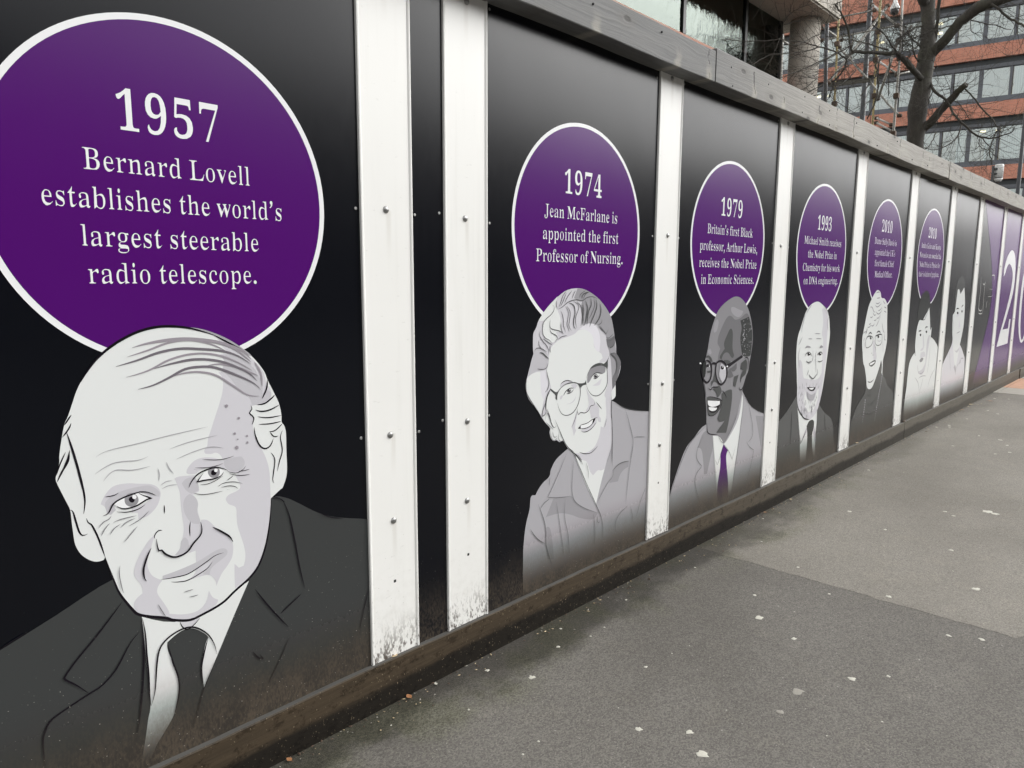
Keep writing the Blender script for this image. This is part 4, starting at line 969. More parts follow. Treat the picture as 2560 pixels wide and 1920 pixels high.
# ------------------------------------------------------------------ material helpers
def srgb(v):
    v = v / 255.0
    return v / 12.92 if v <= 0.04045 else ((v + 0.055) / 1.055) ** 2.4

class NT:
    def __init__(s, name):
        s.mat = bpy.data.materials.new(name)
        s.mat.use_nodes = True
        s.t = s.mat.node_tree
        s.p = s.t.nodes['Principled BSDF']
    def n(s, typ, **kw):
        nd = s.t.nodes.new(typ)
        for k, v in kw.items():
            setattr(nd, k, v)
        return nd
    def l(s, a, b):
        s.t.links.new(a, b)
    def val(s, nd, key, v):
        if hasattr(v, 'is_output'):
            s.l(v, nd.inputs[key])
        else:
            nd.inputs[key].default_value = v
    def math(s, op, a, b=0.0, clamp=False):
        nd = s.n('ShaderNodeMath', operation=op); nd.use_clamp = clamp
        s.val(nd, 0, a); s.val(nd, 1, b)
        return nd.outputs[0]
    def mix(s, f, a, b, blend='MIX'):
        nd = s.n('ShaderNodeMix', data_type='RGBA', blend_type=blend)
        s.val(nd, 0, f)
        for k, v in ((6, a), (7, b)):
            if isinstance(v, tuple) and len(v) == 3:
                v = v + (1.0,)
            s.val(nd, k, v)
        return nd.outputs[2]
    def pos(s):
        return s.n('ShaderNodeNewGeometry').outputs['Position']
    def obj(s):
        return s.n('ShaderNodeTexCoord').outputs['Object']
    def scaled(s, vec, sc):
        nd = s.n('ShaderNodeMapping')
        s.l(vec, nd.inputs[0]); nd.inputs['Scale'].default_value = sc
        return nd.outputs[0]
    def sep(s, vec):
        nd = s.n('ShaderNodeSeparateXYZ'); s.l(vec, nd.inputs[0])
        return nd.outputs
    def noise(s, vec, scale, detail=4.0, rough=0.55, dist=0.0):
        nd = s.n('ShaderNodeTexNoise')
        s.l(vec, nd.inputs['Vector'])
        nd.inputs['Scale'].default_value = scale
        nd.inputs['Detail'].default_value = detail
        nd.inputs['Roughness'].default_value = rough
        nd.inputs['Distortion'].default_value = dist
        return nd.outputs[0]
    def voro(s, vec, scale, feature='F1'):
        nd = s.n('ShaderNodeTexVoronoi', feature=feature)
        s.l(vec, nd.inputs['Vector']); nd.inputs['Scale'].default_value = scale
        return nd.outputs
    def ramp(s, f, stops):
        nd = s.n('ShaderNodeValToRGB')
        s.l(f, nd.inputs[0])
        e = nd.color_ramp.elements
        while len(e) > 1:
            e.remove(e[-1])
        for i, (p, c) in enumerate(stops):
            el = e[0] if i == 0 else e.new(p)
            el.position = p
            el.color = c + (1.0,) if isinstance(c, tuple) else (c, c, c, 1.0)
        return nd.outputs[0]
    def range(s, v, a, b, c=0.0, d=1.0, smooth=True):
        nd = s.n('ShaderNodeMapRange')
        if smooth:
            nd.interpolation_type = 'SMOOTHSTEP'
        s.val(nd, 0, v)
        for i, x in enumerate((a, b, c, d)):
            nd.inputs[1 + i].default_value = x
        return nd.outputs[0]
    def bump(s, h, strength=0.3, dist=0.01):
        nd = s.n('ShaderNodeBump')
        nd.inputs['Strength'].default_value = strength
        nd.inputs['Distance'].default_value = dist
        s.l(h, nd.inputs['Height'])
        s.l(nd.outputs[0], s.p.inputs['Normal'])
    def set(s, **kw):
        names = dict(color='Base Color', rough='Roughness', metal='Metallic', ior='IOR', spec='Specular IOR Level', alpha='Alpha', coat='Coat Weight', coatr='Coat Roughness', emit='Emission Color', estr='Emission Strength')
        for k, v in kw.items():
            if isinstance(v, tuple) and len(v) == 3:
                v = v + (1.0,)
            s.val(s.p, names[k], v)
        return s.mat

def plain(name, c, rough=0.6, metal=0.0, var=0.12, scale=6.0):
    t = NT(name)
    f = t.noise(t.obj(), scale, 5.0)
    a = tuple(x * (1 - var) for x in c); b = tuple(min(1, x * (1 + var)) for x in c)
    return t.set(color=t.mix(f, a, b), rough=rough, metal=metal)

# printed panel skin: gloss film over ink, ink fading out at the foot, splash dirt low down
PRINT_ROUGH = 0.22
def print_mat(name, c, fade=True):
    t = NT(name)
    P = t.pos()
    x, y, z = t.sep(P)[0:3]
    colr = c
    if fade:
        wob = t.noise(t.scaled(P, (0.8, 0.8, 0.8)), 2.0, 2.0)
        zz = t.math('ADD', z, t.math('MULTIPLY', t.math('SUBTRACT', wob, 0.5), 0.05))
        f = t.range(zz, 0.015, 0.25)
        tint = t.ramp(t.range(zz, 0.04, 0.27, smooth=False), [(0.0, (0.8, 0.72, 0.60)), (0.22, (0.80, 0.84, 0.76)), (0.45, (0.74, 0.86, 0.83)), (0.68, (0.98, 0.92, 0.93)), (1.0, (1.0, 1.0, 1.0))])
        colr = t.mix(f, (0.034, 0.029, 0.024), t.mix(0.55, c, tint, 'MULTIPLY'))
    # splash dirt: fine grains thickening towards the foot
    low = t.range(z, 0.30, -0.02)
    low2 = t.math('MULTIPLY', low, low)
    g1 = t.noise(t.scaled(P, (1, 1, 0.45)), 160.0, 3.0, 0.7)
    g2 = t.noise(t.scaled(P, (1, 1, 0.6)), 14.0, 4.0, 0.6)
    dm = t.math('MULTIPLY', low2, t.range(t.math('ADD', g1, t.math('MULTIPLY', g2, 0.6)), 0.62, 1.0), True)
    colr = t.mix(t.math('MULTIPLY', dm, 0.75), colr, (0.098, 0.077, 0.056))
    sp = t.noise(P, 210.0, 1.0, 0.5)
    sm = t.math('MULTIPLY', t.range(z, 0.55, 0.0), t.range(sp, 0.745, 0.80), True)
    colr = t.mix(sm, colr, (0.5, 0.47, 0.42))
    rr = t.math('ADD', PRINT_ROUGH, t.math('MULTIPLY', low, 0.22))
    micro = t.noise(t.scaled(P, (1, 1, 0.25)), 60.0, 3.0)
    rr = t.math('ADD', rr, t.math('MULTIPLY', t.math('SUBTRACT', micro, 0.5), 0.05))
    t.bump(t.noise(t.scaled(P, (1.0, 1.0, 0.6)), 1.6, 2.0), 0.08, 0.02)
    return t.set(color=colr, rough=rr, ior=1.37)

_pm = {}
def ink(key):
    if key in _pm:
        return _pm[key]
    nm = {'W': (0.685, 0.70, 0.685), 'V': (0.77, 0.775, 0.775), 'K': (0.007, 0.005, 0.009), 'G': (0.29, 0.265, 0.29), 'H': (0.155, 0.14, 0.158), 'P': (0.068, 0.003, 0.128), 'T': (0.42, 0.42, 0.40), 'BG': (0.0018, 0.0024, 0.0045)}
    if key in nm:
        c = nm[key]
    else:
        v = srgb(int(key)) / 1.02
        c = (v * 1.0, v * 0.98, v * 1.03) if int(key) > 90 else (max(v - .007, .004), max(v - .0045, .005), max(v - .005, .005))
    _pm[key] = print_mat("print_ink_" + key.lower(), c, key not in ('BG', 'T'))
    return _pm[key]

def mat_strip():
    t = NT("white_plastic_strip")
    P = t.pos(); z = t.sep(P)[2]
    low = t.range(z, 0.20, -0.01)
    big = t.noise(t.scaled(P, (1, 1, 0.35)), 9.0, 4.0)
    g = t.noise(t.scaled(P, (1, 1, 0.38)), 120.0, 3.0, 0.65)
    dm = t.math('MULTIPLY', t.math('MULTIPLY', low, low), t.range(t.math('ADD', g, t.math('MULTIPLY', big, 0.5)), 0.74, 0.86), True)
    far = t.math('MULTIPLY', t.range(z, 0.8, 0.0), t.range(t.noise(P, 170.0, 1.0), 0.735, 0.78), True)
    film = t.math('MULTIPLY', t.range(z, 0.45, 0.0), t.range(t.noise(P, 30.0, 5.0, 0.7), 0.4, 0.8), True)
    c = t.mix(t.noise(P, 2.5, 3.0), (0.76, 0.755, 0.72), (0.81, 0.805, 0.775))
    vs = t.noise(t.scaled(P, (1, 1, 0.05)), 26.0, 4.0, 0.6)
    c = t.mix(t.range(vs, 0.5, 0.8, 0.0, 0.35), c, (0.62, 0.61, 0.57))
    ob_ = t.sep(t.obj())
    ctr = t.range(t.math('ABSOLUTE', t.math('SUBTRACT', t.math('ADD', ob_[0], t.math('MULTIPLY', t.math('SUBTRACT', vs, 0.5), 0.02)), 0.096)), 0.014, 0.003)
    for bz in (2.045, 1.385, 0.722, 0.443):
        dr = t.math('MULTIPLY', t.math('MULTIPLY', t.range(z, bz - 0.16, bz - 0.01), t.math('LESS_THAN', z, bz)), ctr)
        c = t.mix(t.math('MULTIPLY', dr, 0.22), c, (0.40, 0.36, 0.29))
    scuff = t.range(t.noise(t.scaled(P, (1, 1, 2.5)), 38.0, 2.0, 0.5), 0.70, 0.76, 0.0, 0.25)
    c = t.mix(scuff, c, (0.5, 0.49, 0.46))
    c = t.mix(t.math('MULTIPLY', film, 0.35), c, (0.52, 0.50, 0.45))
    c = t.mix(dm, c, (0.07, 0.052, 0.04))
    c = t.mix(t.math('MULTIPLY', far, 0.8), c, (0.25, 0.22, 0.19))
    return t.set(color=c, rough=0.34)

def mat_base():
    t = NT("dirty_skirting_timber")
    P = t.pos(); z = t.sep(P)[2]; x = t.sep(P)[0]
    grain = t.noise(t.scaled(P, (0.5, 6, 9)), 10.0, 6.0, 0.65)
    blot = t.noise(t.scaled(P, (0.5, 1, 2.2)), 2.6, 5.0, 0.65, 0.4)
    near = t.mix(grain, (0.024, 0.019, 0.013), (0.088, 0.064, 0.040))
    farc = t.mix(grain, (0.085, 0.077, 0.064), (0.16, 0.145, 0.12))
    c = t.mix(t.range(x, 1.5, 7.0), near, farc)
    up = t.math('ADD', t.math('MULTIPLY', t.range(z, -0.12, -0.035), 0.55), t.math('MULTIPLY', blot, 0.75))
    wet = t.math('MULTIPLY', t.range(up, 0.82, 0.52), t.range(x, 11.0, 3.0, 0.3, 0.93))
    c = t.mix(wet, c, (0.011, 0.0095, 0.0075))
    crust = t.math('MULTIPLY', t.range(t.noise(t.scaled(P, (1, 1, 1.4)), 26.0, 6.0, 0.75), 0.52, 0.62), t.range(x, 9.0, 3.0, 0.2, 0.8))
    c = t.mix(crust, c, t.mix(1.0, c, (0.42, 0.40, 0.38), 'MULTIPLY'))
    sp = t.math('MULTIPLY', t.range(t.noise(t.scaled(P, (1, 1, .6)), 190.0, 2.0), 0.66, 0.76), t.range(x, 8.0, 2.0, 0.15, 0.75))
    c = t.mix(sp, c, (0.30, 0.24, 0.16))
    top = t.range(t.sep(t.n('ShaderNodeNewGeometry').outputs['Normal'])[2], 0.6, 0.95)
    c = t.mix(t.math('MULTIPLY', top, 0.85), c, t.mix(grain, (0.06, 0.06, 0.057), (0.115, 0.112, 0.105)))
    t.bump(grain, 0.35, 0.004)
    return t.set(color=c, rough=0.7, spec=0.14)

def mat_cap():
    t = NT("weathered_grey_timber")
    P = t.pos(); x = t.sep(P)[0]; z = t.sep(P)[2]
    w = t.noise(t.scaled(P, (0.7, 2, 3)), 2.2, 3.0)
    gv = t.n('ShaderNodeVectorMath', operation='ADD')
    t.l(t.scaled(P, (0.35, 6, 14)), gv.inputs[0])
    sc = t.n('ShaderNodeVectorMath', operation='SCALE'); t.l(P, sc.inputs[0]); sc.inputs['Scale'].default_value = 0.0
    cmb = t.n('ShaderNodeCombineXYZ'); t.l(t.math('MULTIPLY', w, 1.4), cmb.inputs[2])
    t.l(cmb.outputs[0], gv.inputs[1])
    grain = t.noise(gv.outputs[0], 9.0, 7.0, 0.62)
    c1 = t.ramp(grain, [(0.25, (0.105, 0.108, 0.108)), (0.5, (0.145, 0.145, 0.141)), (0.75, (0.18, 0.178, 0.171))])
    c2 = t.ramp(grain, [(0.25, (0.20, 0.185, 0.165)), (0.5, (0.30, 0.285, 0.255)), (0.75, (0.40, 0.38, 0.335))])
    c = t.mix(t.range(x, 2.7, 4.5), c1, c2)
    # cracks across knots
    vx = t.n('ShaderNodeVectorMath', operation='ADD'); t.l(t.scaled(P, (1.5, 0.0, 2.2)), vx.inputs[0])
    jit = t.n('ShaderNodeCombineXYZ'); t.l(t.math('MULTIPLY', t.noise(P, 18.0, 3.0), 0.06), jit.inputs[0]); t.l(jit.outputs[0], vx.inputs[1])
    edge = t.voro(vx.outputs[0], 1.6, 'DISTANCE_TO_EDGE')[0]
    kv = t.n('ShaderNodeTexVoronoi', voronoi_dimensions='2D'); kv.inputs['Scale'].default_value = 1.15
    kc = t.n('ShaderNodeCombineXYZ'); t.l(t.math('MULTIPLY', x, 2.0), kc.inputs[0]); t.l(t.math('MULTIPLY', z, 4.5), kc.inputs[1])
    t.l(kc.outputs[0], kv.inputs['Vector'])
    knot = kv.outputs[0]
    km = t.range(knot, 0.075, 0.03)
    c = t.mix(t.range(knot, 0.22, 0.06, 0.0, 0.35), c, (0.13, 0.12, 0.105))
    c = t.mix(t.math('MULTIPLY', km, 0.75), c, (0.04, 0.036, 0.032))
    cv = t.n('ShaderNodeTexVoronoi', voronoi_dimensions='1D'); cv.inputs['Scale'].default_value = 2.5
    wob = t.noise(t.scaled(P, (2, 0, 16)), 1.0, 3.0)
    t.l(t.math('ADD', x, t.math('MULTIPLY', wob, 0.10)), cv.inputs['W'])
    ck = t.math('MULTIPLY', t.range(cv.outputs[0], 0.022, 0.006), t.range(t.noise(t.scaled(P, (3, 0, 22)), 1.0, 2.0), 0.47, 0.55))
    ck = t.math('MULTIPLY', ck, t.range(x, 2.6, 3.2))
    c = t.mix(t.math('MULTIPLY', ck, 0.9), c, (0.02, 0.018, 0.017))
    pale = t.math('MULTIPLY', t.range(cv.outputs[0], 0.09, 0.02), t.range(z, 2.15, 2.07))
    c = t.mix(t.math('MULTIPLY', pale, 0.35), c, (0.5, 0.47, 0.38))
    stain = t.noise(t.scaled(P, (4.0, 1, 0.7)), 3.0, 4.0)
    c = t.mix(t.range(stain, 0.6, 0.8, 0.0, 0.35), c, (0.12, 0.115, 0.11))
    t.bump(t.math('ADD', grain, t.math('MULTIPLY', t.math('ADD', km, ck), -0.8)), 0.35, 0.006)
    return t.set(color=c, rough=0.7)

def mat_asphalt(name, dark, light, tint):
    t = NT(name)
    P = t.pos(); x, y, z = t.sep(P)[0:3]
    ag = t.voro(P, 240.0)
    agc = t.sep(ag[1])[0]
    fine = t.noise(P, 420.0, 2.0, 0.6)
    big = t.noise(P, 1.3, 6.0, 0.62)
    mid = t.noise(P, 9.0, 4.0, 0.6)
    f = t.math('ADD', t.math('MULTIPLY', agc, 0.55), t.math('MULTIPLY', fine, 0.45))
    c = t.mix(t.range(f, 0.2, 0.8, smooth=False), dark, light)
    c = t.mix(t.range(big, 0.35, 0.7, 0.0, 0.5), c, t.mix(1.0, c, (0.74, 0.73, 0.72), 'MULTIPLY'))
    c = t.mix(t.range(mid, 0.5, 0.75, 0.0, 0.3), c, t.mix(1.0, c, (1.22, 1.2, 1.14), 'MULTIPLY'))
    stain = t.range(t.noise(t.scaled(P, (1, 1.6, 1)), 0.55, 5.0, 0.6), 0.46, 0.66, 0.0, 0.45)
    c = t.mix(stain, c, t.mix(1.0, c, (0.70, 0.69, 0.67), 'MULTIPLY'))
    grit = t.range(t.noise(P, 95.0, 1.0), 0.735, 0.77, 0.0, 0.5)
    c = t.mix(grit, c, (0.42, 0.40, 0.36))
    # damp, mossy margin along the foot of the hoarding
    dist = t.math('MULTIPLY', y, -1.0)
    edge = t.noise(t.scaled(P, (1.0, 1.6, 1)), 1.7, 5.0, 0.65)
    e2 = t.math('SUBTRACT', dist, t.math('MULTIPLY', t.math('SUBTRACT', edge, 0.40), 0.55))
    xf = t.range(x, 7.0, 3.0, 0.25, 1.0)
    moss = t.math('MULTIPLY', t.math('MULTIPLY', t.range(e2, 0.30, 0.06), xf), t.range(t.noise(P, 5.0, 5.0), 0.42, 0.66))
    c = t.mix(t.math('MULTIPLY', moss, 0.55), c, t.mix(t.range(f, 0.2, 0.8), (0.045, 0.048, 0.022), (0.15, 0.15, 0.09)))
    damp = t.math('MULTIPLY', t.range(e2, 0.17, 0.02), xf)
    c = t.mix(t.math('MULTIPLY', damp, 0.82), c, t.mix(1.0, c, (0.26, 0.25, 0.23), 'MULTIPLY'))
    t.bump(t.math('ADD', t.math('MULTIPLY', ag[0], -1.2), t.math('MULTIPLY', fine, 0.5)), 0.4, 0.003)
    return t.set(color=c, rough=t.math('SUBTRACT', 0.85, t.math('MULTIPLY', damp, 0.2)), spec=0.3)

def mat_brick(name, brick, mortar, axis_u=(1, 0)):
    t = NT(name)
    P = t.obj()
    mp = t.n('ShaderNodeMapping'); t.l(P, mp.inputs[0]); mp.inputs['Rotation'].default_value = (rad(90), 0, 0)
    b = t.n('ShaderNodeTexBrick')
    s = t.sep(P)
    cm = t.n('ShaderNodeCombineXYZ'); t.l(t.math('ADD', s[0], s[1]), cm.inputs[0]); t.l(s[2], cm.inputs[1])
    t.l(cm.outputs[0], b.inputs['Vector'])
    b.inputs['Scale'].default_value = 1.0
    b.inputs['Brick Width'].default_value = 0.225
    b.inputs['Row Height'].default_value = 0.075
    b.inputs['Mortar Size'].default_value = 0.008
    b.inputs['Color1'].default_value = brick + (1,)
    b.inputs['Color2'].default_value = tuple(v * 0.78 for v in brick) + (1,)
    b.inputs['Mortar'].default_value = mortar + (1,)
    n = t.noise(P, 0.8, 5.0)
    c = t.mix(t.range(n, 0.3, 0.75, 0, 0.5), b.outputs[0], t.mix(1.0, b.outputs[0], (0.72, 0.7, 0.7), 'MULTIPLY'))
    return t.set(color=c, rough=0.85)

def mat_concrete():
    t = NT("board_marked_concrete")
    P = t.obj()
    st = t.noise(t.scaled(P, (3, 3, 0.35)), 2.0, 5.0)
    n = t.noise(P, 14.0, 5.0, 0.65)
    c = t.mix(st, (0.45, 0.41, 0.35), (0.64, 0.595, 0.515))
    c = t.mix(t.range(n, 0.3, 0.8, 0, 0.35), c, (0.25, 0.23, 0.20))
    return t.set(color=c, rough=0.8)

def mat_glass(name, tint=(0.85, 0.9, 0.88), rough=0.0, ior=1.5, wav=0.0):
    t = NT(name)
    for nd in list(t.t.nodes):
        if nd.type == 'BSDF_PRINCIPLED':
            t.t.nodes.remove(nd)
    out = [nd for nd in t.t.nodes if nd.type == 'OUTPUT_MATERIAL'][0]
    tr = t.n('ShaderNodeBsdfTransparent'); tr.inputs[0].default_value = tint + (1,)
    gl = t.n('ShaderNodeBsdfGlossy'); gl.inputs['Roughness'].default_value = rough
    gl.inputs[0].default_value = ((0.95, 1.0, 0.97, 1) if not wav else (0.55, 0.62, 0.57, 1))
    fr = t.n('ShaderNodeFresnel'); fr.inputs[0].default_value = ior
    if wav:
        b = t.n('ShaderNodeBump'); b.inputs['Strength'].default_value = wav; b.inputs['Distance'].default_value = 0.02
        t.l(t.noise(t.scaled(t.obj(), (1, 1, 0.6)), 7.0, 4.0), b.inputs['Height'])
        t.l(b.outputs[0], gl.inputs['Normal'])
    mx = t.n('ShaderNodeMixShader')
    t.l(fr.outputs[0], mx.inputs[0]); t.l(tr.outputs[0], mx.inputs[1]); t.l(gl.outputs[0], mx.inputs[2])
    t.l(mx.outputs[0], out.inputs[0])
    return t.mat

def mat_bark():
    t = NT("tree_bark")
    P = t.pos()
    n = t.noise(t.scaled(P, (1, 1, 0.3)), 22.0, 6.0, 0.65)
    g = t.noise(P, 2.2, 4.0)
    c = t.mix(n, (0.020, 0.018, 0.015), (0.072, 0.064, 0.052))
    c = t.mix(t.range(g, 0.45, 0.7, 0.0, 0.6), c, (0.062, 0.064, 0.036))
    t.bump(n, 0.6, 0.02)
    return t.set(color=c, rough=0.85)

M = {}
M['board'] = ink('BG')
M['strip'] = mat_strip()
M['base'] = mat_base()
M['cap'] = mat_cap()
M['screw'] = plain("zinc_screw", (0.30, 0.30, 0.29), 0.45, 0.6)
M['bolt'] = plain("steel_coach_bolt", (0.34, 0.34, 0.33), 0.38, 0.85)
M['hole'] = plain("dark_hole", (0.012, 0.011, 0.01), 0.8)
M['asphalt'] = mat_asphalt("asphalt_old", (0.088, 0.082, 0.073), (0.192, 0.180, 0.160), None)
M['asphalt2'] = mat_asphalt("asphalt_patch", (0.145, 0.135, 0.116), (0.275, 0.256, 0.222), None)
M['brick'] = mat_brick("red_brick", (0.67, 0.25, 0.155), (0.55, 0.38, 0.30))
M['concrete'] = mat_concrete()
M['bark'] = mat_bark()
M['frame'] = plain("grey_window_frame", (0.105, 0.11, 0.12), 0.5)
M['dark_head'] = plain("dark_green_fascia", (0.030, 0.036, 0.038), 0.5)
M['sill'] = plain("blue_grey_sill", (0.115, 0.125, 0.14), 0.5)
M['mullion'] = plain("black_mullion", (0.012, 0.014, 0.014), 0.4)
M['pane'] = mat_glass("office_glass", (0.86, 0.9, 0.9), 0.0, 2.7)
M['tinted'] = mat_glass("tinted_glass", (0.30, 0.36, 0.34), 0.03, 1.85, 0.3)
M['galv'] = plain("galvanised_tube", (0.30, 0.29, 0.26), 0.5, 0.3, 0.3, 5.0)
M['yellow'] = plain("yellowed_tube", (0.36, 0.29, 0.13), 0.55, 0.2, 0.3, 5.0)
M['coupler'] = plain("rusty_coupler", (0.10, 0.065, 0.045), 0.7, 0.3, 0.4, 20.0)
M['plank'] = plain("scaffold_plank", (0.10, 0.095, 0.08), 0.8, 0, 0.3, 9.0)
M['steel'] = plain("dark_painted_steel", (0.035, 0.038, 0.042), 0.45)
M['cctv'] = plain("white_camera_housing", (0.74, 0.74, 0.71), 0.35)
M['lens'] = plain("dark_dome_glass", (0.015, 0.013, 0.018), 0.08)
M['gum'] = plain("trodden_gum", (0.47, 0.455, 0.39), 0.8, 0, 0.2, 120.0)
M['gum_old'] = plain("old_gum", (0.26, 0.245, 0.21), 0.8, 0, 0.2, 120.0)
M['leaf'] = plain("dead_leaf", (0.32, 0.15, 0.065), 0.6, 0, 0.4, 60.0)
M['leaf2'] = plain("pale_leaf", (0.46, 0.36, 0.22), 0.6, 0, 0.4, 60.0)
M['room'] = plain("office_room", (0.62, 0.56, 0.46), 0.8, 0, 0.1, 0.4)
M['ceil'] = plain("office_ceiling", (0.70, 0.70, 0.68), 0.8)
M['blind'] = plain("vertical_blind", (0.72, 0.78, 0.78), 0.7)
M['dark_room'] = plain("dark_interior", (0.24, 0.265, 0.25), 0.8)
M['slab'] = plain("pale_paving_slab", (0.30, 0.28, 0.24), 0.8, 0, 0.15, 12.0)
M['tactile'] = plain("orange_paving_brick", (0.44, 0.25, 0.16), 0.8, 0, 0.3, 9.0)
M['road'] = plain("road_asphalt", (0.06, 0.058, 0.055), 0.85, 0, 0.2, 3.0)
tl = NT("office_ceiling_lamp")
M['lamp'] = tl.set(color=(0.9, 0.85, 0.7), emit=(1.0, 0.80, 0.46), estr=2.0)
_bl = NT("slatted_blind")
_w = _bl.n('ShaderNodeTexWave'); _w.inputs['Scale'].default_value = 2.4
_bl.l(_bl.obj(), _w.inputs['Vector'])
_w.bands_direction = 'Y'
M['blind'] = _bl.set(color=_bl.mix(_w.outputs[1], (0.58, 0.66, 0.66), (0.76, 0.82, 0.81)), rough=0.7)

# ------------------------------------------------------------------ ground
def sheet(name, pts, z, mat, subdiv=False):
    b = MB()
    tris = tessellate_polygon([[Vector((x, y, 0)) for x, y in pts]])
    b.v = [(x, y, z) for x, y in pts]
    for tri in tris:
        a, c, d = tri
        p, q, r = (Vector(b.v[i]) for i in (a, c, d))
        if (q - p).cross(r - p).z < 0:
            c, d = d, c
        b.f.append((a, c, d)); b.m.append(0); b.sm.append(False)
    o = b.build(name, mat)
    o['kind'] = 'structure'
    return o

sheet("ground", [(-250, -250), (250, -250), (250, 250), (-250, 250)], GZ - 0.13, M['road'])
pv = MB(); pv.box((-30, -3.6, GZ - 0.2), (10.37, 0.6, GZ)); o = pv.build("pavement", M['asphalt']); o['kind'] = 'structure'
rp = random.Random(3)
pp = []
for i in range(60):
    pp.append((3.16 + 0.004 * math.sin(i * .6) + rp.uniform(-.004, .004), -0.045 - 1.32 * i / 59))
pp.append((3.17, -1.375)); pp.append((3.22, -1.40))
for i in range(60):
    pp.append((3.3 + 7.06 * i / 59, -1.40 + 0.02 * math.sin(i * .9) + rp.uniform(-.008, .008)))
pp.append((10.36, -0.045))
sheet("pavement_patch", pp, GZ + 0.0008, M['asphalt2'])
sl = MB()
for i in range(12):
    for j in range(5):
        sl.box((10.375 + i * .62, -2.7 + j * .66, GZ - .2), (10.375 + i * .62 + .612, -2.7 + j * .66 + .652, GZ + .003), 1 if (j == 3 or (j == 4 and i > 0)) and i in (1, 2) else 0)
o = sl.build("paving", [M['slab'], M['tactile']]); o['kind'] = 'structure'

# ------------------------------------------------------------------ hoarding
ED = {'A0': 1.2024, 'A1': 1.3863, 'B0': 1.5155, 'B1': 1.7013, 'C0': 2.7262, 'C1': 2.9110, 'D0': 3.9281, 'D1': 4.1149, 'E0': 5.1634, 'E1': 5.3545, 'F0': 6.4014, 'F1': 6.6042, 'G0': 7.6585, 'G1': 7.8543, 'H0': 8.8391, 'H1': 9.0270, 'I0': 10.1001, 'I1': 10.2767, 'J0': 11.2703, 'J1': 11.4469}
BOLT_Z = (2.045, 1.385, 0.722, 0.443)
TOP = 2.16
rb = random.Random(11)

def smooth_poly(pts, closed, sub=4, corner=58):
    """Catmull-Rom through the points, sharp turns kept as corners"""
    n = len(pts)
    P = [Vector(p) for p in pts]
    def is_corner(i):
        if not closed and (i == 0 or i == n - 1):
            return True
        a = P[i] - P[i - 1]; b = P[(i + 1) % n] - P[i]
        if a.length < 1e-9 or b.length < 1e-9:
            return True
        return a.angle(b) > rad(corner)
    cr = [is_corner(i) for i in range(n)]
    out = []
    for i in range(n if closed else n - 1):
        p1, p2 = P[i], P[(i + 1) % n]
        p0 = P[i - 1] if (closed or i > 0) else p1
        p3 = P[(i + 2) % n] if (closed or i + 2 < n) else p2
        L = (p2 - p1).length
        t1 = Vector((0, 0)) if cr[i] else (p2 - p0) * 0.5
        t2 = Vector((0, 0)) if cr[(i + 1) % n] else (p3 - p1) * 0.5
        if cr[i]:
            t1 = (p2 - p1) * 1.0 if cr[(i + 1) % n] else (p2 - p1) * 1.5 - t2 * 0.5
        if cr[(i + 1) % n]:
            t2 = (p2 - p1) * 1.0 if cr[i] else (p2 - p1) * 1.5 - t1 * 0.5
        for t in (t1, t2):
            if t.length > 1.6 * L:
                t *= 1.6 * L / t.length
        k = 1 if (cr[i] and cr[(i + 1) % n]) else max(2, min(sub, int(L / 0.006) + 1))
        for j in range(k):
            u = j / k
            h1 = 2 * u ** 3 - 3 * u ** 2 + 1; h2 = u ** 3 - 2 * u ** 2 + u
            h3 = -2 * u ** 3 + 3 * u ** 2; h4 = u ** 3 - u ** 2
            out.append(p1 * h1 + t1 * h2 + p2 * h3 + t2 * h4)
    if not closed:
        out.append(P[-1])
    return out

